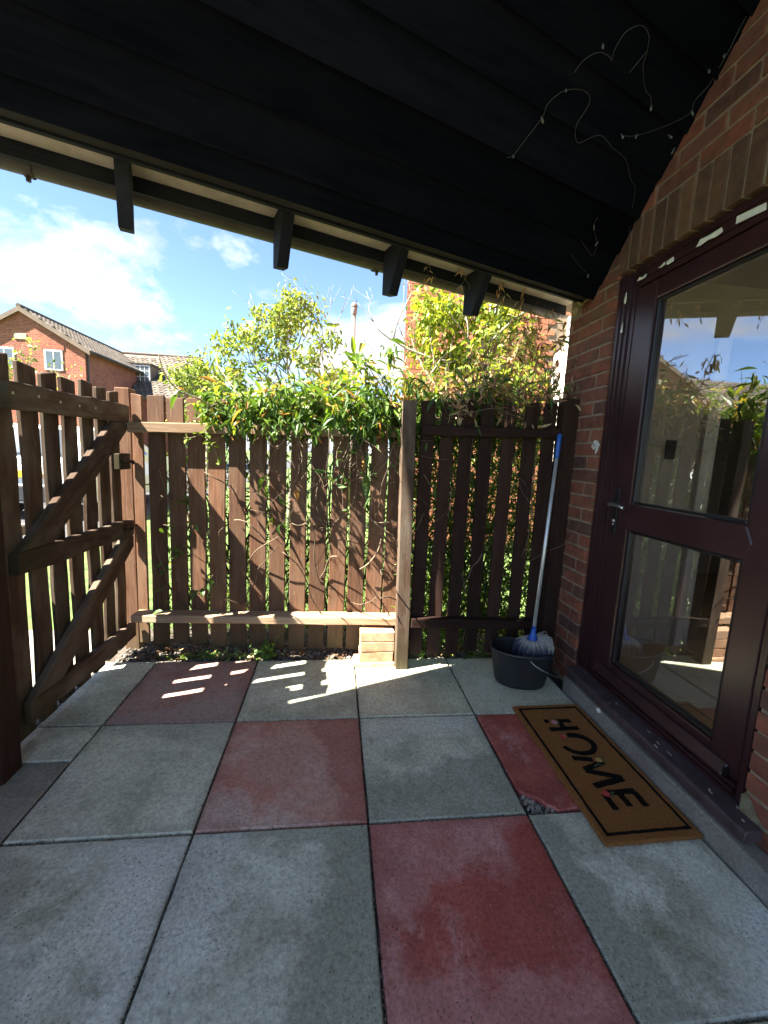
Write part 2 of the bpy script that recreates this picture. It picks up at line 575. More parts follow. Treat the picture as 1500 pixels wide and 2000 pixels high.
M['slab_00'] = m_slab('slab_faded_a', (0.403, 0.252, 0.207), (0.459, 0.325, 0.280), (0.235, 0.140, 0.118), (0.370, 0.140, 0.095), 0.5, (0.381, 0.347, 0.325), 0.5, zones=((-.6, .2, -.10, (0.44, 0.15, 0.085), .0), (0.25, -1.0, .12, (0.36, 0.29, 0.26), .7)))
M['slab_10'] = m_slab('slab_grey_b', (0.552, 0.568, 0.437), (0.683, 0.702, 0.549), (0.341, 0.348, 0.261), (0.258, 0.263, 0.179), 0.6, (0.753, 0.782, 0.631), 0.6, zones=((-.8, -.5, .16, (0.609, 0.621, 0.535), .5), (.3, .9, .17, (0.378, 0.392, 0.323), .6)))
M['slab_11'] = m_slab('slab_redwarm_c', (0.498, 0.198, 0.144), (0.570, 0.294, 0.226), (0.320, 0.099, 0.077), (0.498, 0.328, 0.260), 0.6, (0.594, 0.492, 0.423), 0.45, zones=((1.0, .25, .13, (0.350, 0.107, 0.081), .6), (-.3, -.9, .20, (0.594, 0.488, 0.427), .6)))
M['slab_12'] = m_slab('slab_grey_d', (0.552, 0.568, 0.437), (0.683, 0.702, 0.549), (0.341, 0.348, 0.261), (0.258, 0.263, 0.179), 0.6, (0.753, 0.782, 0.631), 0.6, zones=((.35, -.9, .03, (0.284, 0.294, 0.232), .7), (-.2, .9, .14, (0.630, 0.654, 0.576), .6)))
M['slab_20'] = m_slab('slab_blue_e', (0.518, 0.540, 0.433), (0.670, 0.702, 0.581), (0.271, 0.281, 0.214), (0.235, 0.241, 0.159), 0.7, (0.756, 0.785, 0.682), 0.75, zones=((-.7, -.5, .02, (0.347, 0.360, 0.303), .6), (.9, .3, .13, (0.672, 0.703, 0.636), .7)))
M['slab_21'] = m_slab('slab_blue_f', (0.518, 0.540, 0.433), (0.670, 0.702, 0.581), (0.271, 0.281, 0.214), (0.235, 0.241, 0.159), 0.7, (0.756, 0.785, 0.682), 0.75, zones=((.95, -.3, .10, (0.268, 0.289, 0.217), .8), (.05, 1.0, .22, (0.315, 0.338, 0.253), .75), (-.9, .1, .13, (0.651, 0.687, 0.626), .6)))
M['slab_22'] = m_slab('slab_red_g', (0.384, 0.093, 0.071), (0.471, 0.148, 0.117), (0.246, 0.051, 0.041), (0.235, 0.071, 0.057), 0.55, (0.620, 0.354, 0.325), 0.85, zones=((.75, -.65, .02, (0.324, 0.075, 0.057), .55), (-.5, .85, .08, (0.525, 0.264, 0.237), .5), (-.2, -1.0, .16, (0.535, 0.290, 0.264), .5)))
M['slab_23'] = m_slab('slab_blue_h', (0.518, 0.540, 0.433), (0.670, 0.702, 0.581), (0.271, 0.281, 0.214), (0.235, 0.241, 0.159), 0.7, (0.756, 0.785, 0.682), 0.75, zones=((-1.0, -.1, .17, (0.263, 0.283, 0.217), .8), (.6, -.7, .17, (0.672, 0.709, 0.667), .6)))
M['bedding'] = m_plain('joint_soil', (0.045, 0.040, 0.034), 0.95, 0, 0.5, 30)
M['soil'] = m_plain('dark_soil', (0.070, 0.055, 0.042), 0.95, 0, 0.6, 25, bmp=0.6)
M['stone'] = m_tint('gravel_stone', [(0.0, (0.05, 0.043, 0.036)), (0.5, (0.14, 0.125, 0.105)), (1.0, (0.38, 0.35, 0.31))])
M['dryleaf'] = m_leaf('dry_leaf', [(0.0, (0.07, 0.038, 0.02)), (0.5, (0.20, 0.11, 0.055)), (1.0, (0.42, 0.29, 0.17))], 0.25, 0.7)
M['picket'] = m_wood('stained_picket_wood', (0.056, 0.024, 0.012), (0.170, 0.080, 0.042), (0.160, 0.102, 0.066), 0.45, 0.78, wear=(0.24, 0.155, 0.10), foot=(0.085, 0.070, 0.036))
M['gatewood'] = m_wood('weathered_gate_wood', (0.040, 0.024, 0.016), (0.105, 0.066, 0.044), (0.155, 0.125, 0.095), 0.70, 0.85, spec=0.15, wear=(0.15, 0.115, 0.08), foot=(0.05, 0.045, 0.024))
M['railwood'] = m_wood('weathered_rail_wood', (0.145, 0.085, 0.048), (0.36, 0.235, 0.140), (0.31, 0.255, 0.19), 0.55, 0.8)
M['shaded_wood'] = m_wood('shade_darkened_wood', (0.016, 0.007, 0.005), (0.042, 0.020, 0.014), (0.055, 0.036, 0.027), 0.25, 0.8, spec=0.15)  # darker wood, the right fence panel's shade put into its colour
M['blackwood'] = m_wood('black_painted_wood', (0.0055, 0.0055, 0.008), (0.012, 0.012, 0.017), (0.026, 0.026, 0.028), 0.35, 0.75, spec=0.15)
M['ceiling'] = m_wood('black_ceiling_boards', (0.0015, 0.0018, 0.0036), (0.0044, 0.0052, 0.0084), (0.0075, 0.0080, 0.0105), 0.4, 0.85, spec=0.03)
M['beamwood'] = m_wood('dark_beam_wood', (0.022, 0.019, 0.017), (0.046, 0.041, 0.036), (0.065, 0.060, 0.052), 0.5, 0.85, spec=0.1)
M['soffit'] = m_plain('cream_soffit_board', (0.40, 0.335, 0.255), 0.8, 0, 0.18, 12)
M['gutter'] = m_plain('grey_brown_gutter_plastic', (0.050, 0.040, 0.033), 0.5, 0, 0.3, 10, spec=0.2)
M['roof_top'] = m_plain('brown_roof_tile', (0.16, 0.11, 0.08), 0.9, 0, 0.35, 3)
BST = [(0.0, (0.085, 0.044, 0.034)), (0.18, (0.150, 0.056, 0.036)), (0.45, (0.215, 0.070, 0.040)), (0.65, (0.185, 0.070, 0.044)), (0.85, (0.245, 0.082, 0.045)), (1.0, (0.130, 0.056, 0.040))]
M['brick'] = m_brick('red_stock_brick', BST, dirt=(0.095, 0.065, 0.045), dirt_amt=0.6)
M['soldier'] = m_brick('dark_soldier_brick', [(0, (0.085, 0.045, 0.028)), (0.5, (0.13, 0.062, 0.036)), (1, (0.17, 0.085, 0.048))], dirt=(0.10, 0.07, 0.04))
M['mortar'] = m_plain('sandy_mortar', (0.225, 0.165, 0.108), 0.95, 0, 0.3, 14, bmp=0.5)
M['oldmortar'] = m_plain('crumbling_mortar', (0.165, 0.145, 0.085), 0.95, 0, 0.4, 30, bmp=0.6)
M['pierbrick'] = m_brick('weathered_pier_brick', [(0, (0.36, 0.165, 0.095)), (0.5, (0.44, 0.255, 0.155)), (1, (0.50, 0.33, 0.215))], dirt=(0.42, 0.34, 0.25), dirt_amt=0.6)
M['pvc'] = m_plain('maroon_brown_frame_paint', (0.034, 0.0125, 0.0145), 0.30, 0, 0.25, 6, bmp=0.05)
M['pvcdark'] = m_plain('black_rubber_gasket', (0.008, 0.007, 0.008), 0.45, 0, 0.2, 6, bmp=0.0)
M['silldirty'] = m_plain('dusty_maroon_sill', (0.060, 0.040, 0.044), 0.50, 0, 0.45, 14, bmp=0.2)
M['paint_white'] = m_plain('peeled_white_patch', (0.68, 0.64, 0.56), 0.7, 0, 0.12, 30)
M['kerb'] = m_slab('dirty_step_concrete', (0.26, 0.235, 0.20), (0.40, 0.37, 0.33), (0.12, 0.105, 0.09), (0.11, 0.10, 0.09), 0.6, (0.46, 0.43, 0.40), 0.4)
M['steel'] = m_plain('brushed_steel', (0.62, 0.62, 0.60), 0.28, 1.0, 0.1, 20, bmp=0.04)
M['blackmetal'] = m_plain('black_iron', (0.02, 0.019, 0.018), 0.5, 0.6, 0.3, 20)
M['galv'] = m_plain('galvanised_metal', (0.45, 0.45, 0.44), 0.4, 0.9, 0.2, 20)
M['bucket'] = m_plain('dark_grey_bucket_plastic', (0.014, 0.015, 0.017), 0.5, 0, 0.2, 6, bmp=0.05)
M['blue'] = m_plain('blue_mop_plastic', (0.018, 0.085, 0.36), 0.38, 0, 0.15, 8, bmp=0.02)
M['pole'] = m_plain('grey_metal_pole', (0.60, 0.60, 0.60), 0.36, 0.55, 0.08, 8, bmp=0.02)
M['mop'] = m_tint('mop_cotton', [(0.0, (0.03, 0.035, 0.06)), (0.45, (0.10, 0.11, 0.15)), (0.6, (0.27, 0.26, 0.245)), (1.0, (0.42, 0.405, 0.375))], 0.95, 0.6, 300)
M['coir'] = m_plain('coir_mat', (0.34, 0.150, 0.048), 0.97, 0, 0.45, 240, spec=0.05, bmp=1.0)
M['coir_fibre'] = m_tint('coir_fibre', [(0, (0.17, 0.07, 0.022)), (0.5, (0.35, 0.160, 0.052)), (1, (0.52, 0.28, 0.105))], 0.95, 0.1, 60)
M['matblack'] = m_plain('mat_black_print', (0.014, 0.012, 0.010), 0.95, 0, 0.5, 200, spec=0.05, bmp=1.0)
M['pinkprint'] = m_plain('pink_flower_print', (0.62, 0.26, 0.27), 0.9, 0, 0.3, 160, bmp=0.5)
M['redprint'] = m_plain('red_flower_print', (0.55, 0.06, 0.05), 0.9, 0, 0.3, 160, bmp=0.5)
M['yelprint'] = m_plain('yellow_flower_print', (0.62, 0.40, 0.12), 0.9, 0, 0.3, 160, bmp=0.5)
M['grnprint'] = m_plain('green_leaf_print', (0.07, 0.11, 0.03), 0.9, 0, 0.3, 160, bmp=0.5)
M['cream'] = m_plain('cream_wall_paint', (0.66, 0.62, 0.55), 0.8, 0, 0.05, 3, bmp=0.03)
M['whitegloss'] = m_plain('white_gloss_paint', (0.78, 0.77, 0.73), 0.4, 0, 0.05, 5, bmp=0.02)
M['hallfloor'] = m_wood('pale_oak_floor', (0.36, 0.26, 0.16), (0.50, 0.38, 0.25), None, 0, 0.5)
M['wire'] = m_plain('grey_lamp_cable', (0.038, 0.036, 0.033), 0.5, 0, 0.2, 20)
M['lantern'] = m_plain('pale_lantern_glass', (0.20, 0.21, 0.22), 0.3, 0, 0.1, 8, bmp=0.0)
M['bulb'] = m_plain('clear_bulb_plastic', (0.06, 0.058, 0.050), 0.2, 0, 0.15, 20, bmp=0.0)
M['vineleaf'] = m_leaf('climber_leaf', [(0.0, (0.040, 0.085, 0.018)), (0.4, (0.085, 0.165, 0.026)), (0.75, (0.20, 0.29, 0.035)), (0.92, (0.34, 0.36, 0.05)), (1.0, (0.42, 0.22, 0.07))], 0.42)
M['treeleaf'] = m_leaf('young_tree_leaf', [(0.0, (0.09, 0.15, 0.03)), (0.5, (0.20, 0.27, 0.055)), (0.85, (0.33, 0.35, 0.07)), (1.0, (0.40, 0.34, 0.09))], 0.48)
M['shrubleaf'] = m_leaf('yellow_shrub_leaf', [(0.0, (0.09, 0.16, 0.025)), (0.4, (0.23, 0.30, 0.03)), (0.8, (0.40, 0.40, 0.035)), (1.0, (0.44, 0.30, 0.06))], 0.48)
M['deadleaf'] = m_leaf('withered_climber_leaf', [(0.0, (0.08, 0.040, 0.026)), (0.35, (0.22, 0.105, 0.06)), (0.7, (0.42, 0.25, 0.15)), (0.93, (0.58, 0.43, 0.28)), (1.0, (0.12, 0.18, 0.03))], 0.3, 0.7)
M['weedleaf'] = m_leaf('weed_leaf', [(0.0, (0.06, 0.14, 0.03)), (0.7, (0.15, 0.27, 0.06)), (1.0, (0.42, 0.50, 0.20))], 0.4)
M['stem'] = m_tint('climber_stem', [(0, (0.07, 0.045, 0.03)), (0.5, (0.20, 0.15, 0.10)), (1, (0.42, 0.34, 0.24))], 0.85, 0.4)
M['bark'] = m_tint('tree_bark', [(0, (0.10, 0.085, 0.06)), (1, (0.34, 0.30, 0.23))], 0.9, 0.5, 40)
M['grass'] = m_leaf('grass_blade', [(0, (0.035, 0.08, 0.014)), (0.6, (0.085, 0.145, 0.025)), (1, (0.19, 0.20, 0.06))], 0.35, 0.6)
M['lawn'] = m_plain('lawn', (0.070, 0.118, 0.024), 0.95, 0, 0.5, 6, bmp=0.6)
M['path'] = m_slab('path_concrete', (0.36, 0.335, 0.285), (0.42, 0.395, 0.34), (0.17, 0.155, 0.13), (0.17, 0.155, 0.12), 0.5)
M['asphalt'] = m_plain('asphalt', (0.055, 0.055, 0.057), 0.9, 0, 0.35, 30, bmp=0.5)
M['farbrick_x'] = m_brickwall('far_red_brick_gable', (0.37, 0.098, 0.055), (0.24, 0.062, 0.040), (0.30, 0.19, 0.13), 'XZ')
M['farbrick_y'] = m_brickwall('far_red_brick_side', (0.37, 0.098, 0.055), (0.24, 0.062, 0.040), (0.30, 0.19, 0.13), 'YZ')
M['fartile'] = m_tint('brown_concrete_tile', [(0, (0.070, 0.058, 0.048)), (0.5, (0.112, 0.092, 0.075)), (1, (0.160, 0.134, 0.110))], 0.9, 0.2, 6)
M['fascia'] = m_plain('brown_bargeboard', (0.15, 0.105, 0.075), 0.7, 0, 0.2, 3)
M['upvc'] = m_plain('white_window_frame', (0.80, 0.80, 0.78), 0.4, 0, 0.04, 3, bmp=0.0)
M['nearbrick'] = m_brick('orange_house_brick', [(0, (0.30, 0.11, 0.062)), (0.5, (0.41, 0.165, 0.088)), (1, (0.36, 0.13, 0.075))])
M['orangebricks'] = m_tint('orange_brick_course', [(0, (0.29, 0.105, 0.060)), (0.5, (0.43, 0.175, 0.095)), (1, (0.36, 0.13, 0.072))], 0.9, 0.4, 90)
M['lamppost'] = m_plain('grey_lamp_post', (0.15, 0.135, 0.115), 0.6, 0, 0.12, 8)
M['carwhite'] = m_plain('white_car_paint', (0.74, 0.75, 0.76), 0.22, 0, 0.03, 2, bmp=0.0)
M['tyre'] = m_plain('tyre_rubber', (0.02, 0.02, 0.02), 0.85, 0, 0.2, 20)
M['redlens'] = m_plain('red_tail_lens', (0.40, 0.015, 0.015), 0.2, 0, 0.1, 20, bmp=0.0)
M['plate'] = m_plain('yellow_number_plate', (0.78, 0.50, 0.03), 0.4, 0, 0.04, 8, bmp=0.0)
M['bumper'] = m_plain('black_bumper_plastic', (0.03, 0.03, 0.032), 0.5, 0, 0.2, 20)

def m_glass(name, r0, tint=(0.86, 0.88, 0.84), rough=0.0):
    m, N, L, b, out = nodes(name)
    N.remove(b)
    tr = N.new('ShaderNodeBsdfTransparent'); tr.inputs[0].default_value = (*tint, 1)
    gl = N.new('ShaderNodeBsdfGlossy'); gl.inputs['Roughness'].default_value = rough
    gl.inputs['Color'].default_value = (0.95, 0.97, 1.0, 1)
    # Schlick reflectance, the same from both sides of the sheet
    ge = N.new('ShaderNodeNewGeometry')
    dt = N.new('ShaderNodeVectorMath'); dt.operation = 'DOT_PRODUCT'
    L.new(ge.outputs['Normal'], dt.inputs[0]); L.new(ge.outputs['Incoming'], dt.inputs[1])
    ab = N.new('ShaderNodeMath'); ab.operation = 'ABSOLUTE'; L.new(dt.outputs['Value'], ab.inputs[0])
    iv = N.new('ShaderNodeMath'); iv.operation = 'SUBTRACT'; iv.inputs[0].default_value = 1.0; L.new(ab.outputs[0], iv.inputs[1])
    pw = N.new('ShaderNodeMath'); pw.operation = 'POWER'; pw.inputs[1].default_value = 5.0; L.new(iv.outputs[0], pw.inputs[0])
    fr = N.new('ShaderNodeMath'); fr.operation = 'MULTIPLY_ADD'; fr.inputs[1].default_value = 1.0 - r0; fr.inputs[2].default_value = r0
    L.new(pw.outputs[0], fr.inputs[0])
    # slight waviness of the pane
    tc = N.new('ShaderNodeTexCoord')
    n = noise(N, L, tc.outputs['Object'], 2.2, 1)
    bp = N.new('ShaderNodeBump'); bp.inputs['Strength'].default_value = 0.02; bp.inputs['Distance'].default_value = 0.02
    L.new(n.outputs[0], bp.inputs['Height']); L.new(bp.outputs[0], gl.inputs['Normal'])
    ms = N.new('ShaderNodeMixShader')
    L.new(fr.outputs[0], ms.inputs[0]); L.new(tr.outputs[0], ms.inputs[1]); L.new(gl.outputs[0], ms.inputs[2])
    L.new(ms.outputs[0], out.inputs[0])
    return m
M['glass'] = m_glass('double_glazing', 0.23, (0.60, 0.565, 0.54))
M['hallglass'] = m_glass('daylight_pane_glass', 0.04, (0.95, 0.96, 0.95))
M['farglass'] = m_plain('far_window_glass', (0.10, 0.13, 0.16), 0.05, 0, 0.1, 2, spec=1.0, bmp=0.0)
M['carglass'] = m_plain('car_rear_glass', (0.05, 0.065, 0.08), 0.04, 0, 0.1, 2, spec=1.0, bmp=0.0)

# ================================================================== SETTING
XW = 1.42                        # brick face of the house wall
COLS = [-1.047, -0.447, 0.153, 0.753, 1.345]
ROWS = [2.516, 1.916, 1.316, 0.716, 0.116, -0.484, -1.084, -1.684]

def sheet(name, pts, z, mat, kind='structure', label=None, category=None):
    me = new_mesh(name, [(x, y, z) for x, y in pts], [tuple(range(len(pts)))])
    o = obj(name, me, mat)
    return tag(o, label, category, kind=kind)

def rect(x0, y0, x1, y1): return [(x0, y0), (x1, y0), (x1, y1), (x0, y1)]
sheet('ground', rect(-400, -400, 400, 400), -0.07, M['lawn'], label='sunlit lawn behind the picket fence', category='lawn')
sheet('road', rect(-11.0, -40, -3.6, 60), -0.062, M['asphalt'], label='grey road beyond the garden gate', category='road')
sheet('path', rect(-3.5, -3.0, -1.30, 3.1), -0.052, M['path'], label='pale concrete path outside the gate', category='path')
sheet('bounce_paving', rect(1.55, -9, 13, -0.86), -0.055, M['path'], label='unseen added pale yard behind the house', category='bounce_paving')  # unseen paving added so light bounced into the hall is less green
sheet('bounce_paving', rect(4.62, -0.855, 13, 5.9), -0.055, M['path'], label='unseen added pale yard beside the house', category='bounce_paving')  # added for the same bounce light, out of view
patio = sheet('patio', rect(-1.36, -1.7, 1.50, 2.52), -0.022, M['bedding'], label='patio of grey and red concrete slabs', category='patio')
sheet('soil_bed', rect(-1.36, 2.505, 1.46, 3.05), -0.024, M['soil'], label='strip of dark soil under the picket fence', category='soil')

def slab(x0, y0, x1, y1, mat, dz=0.0, outline=None):
    g = 0.0045
    cx, cy = (x0 + x1) / 2, (y0 + y1) / 2
    r = random.Random(int(x0 * 977 + y0 * 331))
    if outline is None:
        outline = []
        cs = [(x0 + g, y0 + g), (x1 - g, y0 + g), (x1 - g, y1 - g), (x0 + g, y1 - g)]
        for i in range(4):
            a, b = cs[i], cs[(i+1) % 4]
            for k in range(9):
                t = k / 9
                jj = 0.0 if k == 0 else r.uniform(-0.0016, 0.0012)
                dx, dy = b[0] - a[0], b[1] - a[1]
                ln = sqrt(dx*dx + dy*dy)
                outline.append((a[0] + dx*t - dy/ln*jj, a[1] + dy*t + dx/ln*jj))
    bm = bmesh.new()
    n = len(outline)
    bot = [bm.verts.new((x - cx, y - cy, -0.04)) for x, y in outline]
    mid = [bm.verts.new((x - cx, y - cy, -0.005)) for x, y in outline]
    def inset(x, y, d):
        ax, ay = (x - cx), (y - cy)
        return (ax - math.copysign(min(d, abs(ax)), ax) * (abs(ax) > 0.02), ay - math.copysign(min(d, abs(ay)), ay) * (abs(ay) > 0.02))
    top = [bm.verts.new((*inset(x, y, 0.005), 0.0)) for x, y in outline]
    for A, B in ((bot, mid), (mid, top)):
        for i in range(n):
            bm.faces.new((A[i], A[(i+1) % n], B[(i+1) % n], B[i]))
    bm.faces.new(top)
    me = bm_mesh('paving_slab', bm)
    mw = Matrix.Translation((cx, cy, dz)) @ Euler((r.uniform(-0.002, 0.002), r.uniform(-0.002, 0.002), 0)).to_matrix().to_4x4()
    return obj('paving_slab', me, mat, patio, mw)

LAY = [['slab_faded', 'slab_grey', 'slab_pale', 'slab_pale'],
       ['slab_grey', 'slab_redwarm', 'slab_grey', 'slab_red'],
       ['slab_blue', 'slab_blue', 'slab_red', 'slab_blue'],
       ['slab_grey', 'slab_red', 'slab_blue', 'slab_grey'],
       ['slab_blue', 'slab_grey', 'slab_grey', 'slab_red'],
       ['slab_grey', 'slab_red', 'slab_grey', 'slab_blue'],
       ['slab_grey', 'slab_grey', 'slab_blue', 'slab_grey']]
for j in range(7):
    for i in range(4):
        x0, x1, y1, y0 = COLS[i], COLS[i+1], ROWS[j], ROWS[j+1]
        ol = None
        if (j, i) == (1, 3):     # the red slab with its near corner broken away
            g = 0.005
            ol = [(x0 + 0.125, y0 + 0.004), (x0 + 0.20, y0 + 0.012), (x0 + 0.30, y0 + 0.006), (x1 - g, y0 + g), (x1 - g, y1 - g), (x0 + g, y1 - g), (x0 + g + .002, y0 + 0.45), (x0 + g + .006, y0 + 0.30), (x0 + g + .003, y0 + 0.20), (x0 + 0.012, y0 + 0.105), (x0 + 0.045, y0 + 0.075), (x0 + 0.075, y0 + 0.062), (x0 + 0.095, y0 + 0.03)]
        slab(x0, y0, x1, y1, M.get('slab_%d%d' % (j, i), M[LAY[j][i]]), random.uniform(-0.0015, 0.0015), ol)
# cut strip along the gate
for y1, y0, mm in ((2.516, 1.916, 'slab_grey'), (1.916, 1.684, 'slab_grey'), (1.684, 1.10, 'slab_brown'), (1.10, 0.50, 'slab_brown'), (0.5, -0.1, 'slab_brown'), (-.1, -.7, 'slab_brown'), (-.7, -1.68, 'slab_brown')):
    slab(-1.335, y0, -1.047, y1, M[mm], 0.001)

# rubble in the broken corner and grit in the soil bed
def stone_arrays(c, s, rnd):
    V = []
    for z in (-1, 1):
        for k in range(5):
            a = 2 * pi * k / 5 + rnd.uniform(-.4, .4)
            q = rnd.uniform(.6, 1.1)
            V.append((c[0] + s * q * cos(a) * (1 if z < 0 else .7), c[1] + s * q * sin(a) * (1 if z < 0 else .7), c[2] + z * s * .45 * rnd.uniform(.6, 1.1)))
    F = [(4, 3, 2, 1, 0), (5, 6, 7, 8, 9)] + [(k, (k+1) % 5, 5 + (k+1) % 5, 5 + k) for k in range(5)]
    return V, F
rr = random.Random(3)
mb = MB()
for k in range(5200):
    if rr.random() < .5: x, y = rr.choice(COLS[:4]) + rr.gauss(0, .003), rr.uniform(.4, 2.5)
    else: x, y = rr.uniform(-1.3, 1.34), rr.choice(ROWS[:4]) + rr.gauss(0, .003)
    s_ = rr.uniform(.0012, .0034)
    mb.add(*stone_arrays((x, y, -0.006 + rr.uniform(-.008, .004)), s_, rr), rr.uniform(0, .75))
for k in range(520):
    x, y = rr.uniform(-1.3, 1.34), rr.uniform(.3, 2.5)
    mb.add(*stone_arrays((x, y, 0.0012), rr.uniform(.0009, .0026), rr), rr.choice((.05, .2, .9, 1.0)))
o = mb.build('joint_grit', M['stone'], patio, tint=True); tag(o, kind='stuff')
mb = MB()
for k in range(160):
    x, y = 0.765 + rr.random() * 0.11, 1.322 + rr.random() * 0.085
    if (x - 0.765) / 0.11 + (y - 1.322) / 0.085 > 1.05: continue
    mb.add(*stone_arrays((x, y, -0.014 + rr.uniform(0, .006)), rr.uniform(.003, .010), rr), rr.uniform(.5, 1.0))
o = mb.build('rubble', M['stone'], patio, tint=True); tag(o, kind='stuff')
mb = MB()
for k in range(5200):
    x, y = rr.uniform(-1.30, 1.40), 2.512 + abs(rr.gauss(0, .17))
    s = rr.choice((.004, .006, .008, .011, .015)) * rr.uniform(.7, 1.3)
    mb.add(*stone_arrays((x, y, -0.022 + s * .3), s, rr), min(1, max(0, rr.gauss(.38, .25))))
o = mb.build('gravel', M['stone'], None, tint=True)
tag(o, 'loose dark gravel in the soil strip under the fence', 'gravel', kind='stuff')

# ------------------------------------------------------------------ leaf tools
def leaf_template(w=0.34, fold=0.10, droop=0.18, segs=3):
    """unit-length leaf along +X, returns V,F"""
    V, F = [(0, 0, 0)], []
    prof = {1: [(0.45, 1.0)], 2: [(0.3, .85), (.65, .85)], 3: [(0.2, .62), (.45, 1.0), (.75, .62)]}[segs]
    for t, q in prof:
        z = -droop * t * t
        V += [(t, -w * q / 2, z + fold * q), (t, 0, z), (t, w * q / 2, z + fold * q)]
    V.append((1.0, 0, -droop))
    n = len(prof)
    F += [(0, 2, 1), (0, 3, 2)]
    for i in range(n - 1):
        a, b = 1 + 3*i, 4 + 3*i
        F += [(a, a+1, b+1, b), (a+1, a+2, b+2, b+1)]
    a = 1 + 3*(n-1); t = len(V) - 1
    F += [(a, a+1, t), (a+1, a+2, t)]
    return V, F

def rot_mats(n, rng, pitch_mu=-0.3, pitch_sd=0.5, roll_sd=0.7, yaw=None):
    yw = rng.uniform(0, 2*pi, n) if yaw is None else yaw
    pt = rng.normal(pitch_mu, pitch_sd, n)
    rl = rng.normal(0, roll_sd, n)
    cy, sy, cp, sp, cr, sr = np.cos(yw), np.sin(yw), np.cos(pt), np.sin(pt), np.cos(rl), np.sin(rl)
    X = np.stack([cy*cp, sy*cp, sp], 1)
    Yb = np.stack([-sy, cy, np.zeros(n)], 1)
    Zb = np.cross(X, Yb)
    Y = Yb * cr[:, None] + Zb * sr[:, None]
    Z = np.cross(X, Y)
    return np.stack([X, Y, Z], 2)          # columns are axes

def scatter_leaves(name, P, sizes, mats, tints, mat, parent, tmpl, kind='stuff'):
    V0, F0 = tmpl
    V0 = np.array(V0)
    n, k = len(P), len(V0)
    W = np.einsum('nij,kj->nki', mats, V0) * np.asarray(sizes)[:, None, None] + np.asarray(P)[:, None, :]
    W = W.reshape(-1, 3)
    nf = len(F0)
    tri = []
    me = bpy.data.meshes.new(name)
    lens = np.array([len(f) for f in F0])
    flat = np.concatenate([np.array(f) for f in F0])
    loops = (flat[None, :] + (np.arange(n) * k)[:, None]).ravel()
    me.vertices.add(n * k); me.vertices.foreach_set('co', W.astype(np.float32).ravel())
    me.loops.add(len(loops)); me.loops.foreach_set('vertex_index', loops.astype(np.int32))
    tot = np.tile(lens, n)
    start = np.concatenate([[0], np.cumsum(tot)[:-1]])
    me.polygons.add(n * nf); me.polygons.foreach_set('loop_start', start.astype(np.int32)); me.polygons.foreach_set('loop_total', tot.astype(np.int32))
    me.update(calc_edges=True); me.validate()
    at = me.attributes.new('tint', 'FLOAT', 'POINT')
    at.data.foreach_set('value', np.repeat(np.asarray(tints, dtype=np.float32), k))
    o = obj(name, me, mat, parent)
    if kind: tag(o, kind=kind)
    return o

def single_leaves(P, sizes, mats, tints, mat, parent, tmpl):
    """leaves as parts of their own; a handful of shared meshes"""
    shared = []
    for q in range(10):
        me = new_mesh('leaf', tmpl[0], tmpl[1])
        at = me.attributes.new('tint', 'FLOAT', 'POINT')
        at.data.foreach_set('value', np.full(len(tmpl[0]), (q + .5) / 10, dtype=np.float32))
        me.materials.append(mat)
        shared.append(me)
    for p, s, R, t in zip(P, sizes, mats, tints):
        m = Matrix([list(R[i]) for i in range(3)]).to_4x4() @ Matrix.Scale(float(s), 4)
        m.translation = Vector(p)
        obj('leaf', shared[min(9, max(0, int(t * 10)))], mat, parent, m)

# ================================================================== PORCH ROOF (eave runs 21 degrees off the fence)
EA = rad(21)
E0 = Vector((1.42, 2.4576, 0.0))
ED = Vector((-cos(EA), -sin(EA), 0)); EN = Vector((-sin(EA), cos(EA), 0))
def ev(s, o, z): return E0 + ED * s + EN * o + Vector((0, 0, z))
def s_wall(o, x=XW): return (1.42 - x) / cos(EA) - o * math.tan(EA)   # s at which X equals x
S_END = 6.2
CZ = lambda o: 2.262 - 0.90 * (0.11 + o)      # ceiling height against the offset from the eave

porch = thing('porch_roof', ev(2.0, 0, 0) , 'black boarded porch roof sloping down over the patio', 'porch roof')
def along(name, sect, s0, s1, mat, parent=porch):
    """section [(o,z)] run along the eave; start skewed to the wall"""
    bm = bmesh.new()
    A = [bm.verts.new(ev(s_wall(o) + s0, o, z)) for o, z in sect]
    B = [bm.verts.new(ev(s1, o, z)) for o, z in sect]
    n = len(sect)
    bm.faces.new(A[::-1]); bm.faces.new(B)
    for i in range(n): bm.faces.new((A[i], A[(i+1) % n], B[(i+1) % n], B[i]))
    # local frame with Z along the run so the grain follows it
    me = bm_mesh(name, bm)
    fm = frame_from(ev(0, sect[0][0], sect[0][1]), ev(1, sect[0][0], sect[0][1]), EN)
    me.transform(fm.inverted())
    return obj(name, me, mat, parent, fm)

W_B = 0.115
for k in range(22):
    o1 = -0.155 - W_B * (k - 1) if k else -0.095
    o0 = -0.155 - W_B * k
    z1, z0 = CZ(o1), CZ(o0)
    lip = 0.020
    along('ceiling_board', [(o1, z1 - lip), (o0 + .006, z0 - .006 ), (o0 + .006, z0 + .02), (o1, z1 + .02)], -0.02, S_END, M['ceiling'])
along('beam', [(-0.11, 2.258), (0.0, 2.258), (0.0, 2.345), (-0.11, 2.345)], -0.02, S_END, M['beamwood'])
along('beam_trim', [(0.0015, 2.249), (0.020, 2.249), (0.020, 2.335), (0.0015, 2.335)], -0.02, S_END, M['blackwood'])
along('soffit_board', [(0.022, 2.302), (0.196, 2.302), (0.196, 2.314), (0.022, 2.314)], -0.02, S_END, M['soffit'])
along('fascia_board', [(0.199, 2.250), (0.219, 2.250), (0.219, 2.375), (0.199, 2.375)], -0.02, S_END, M['blackwood'])
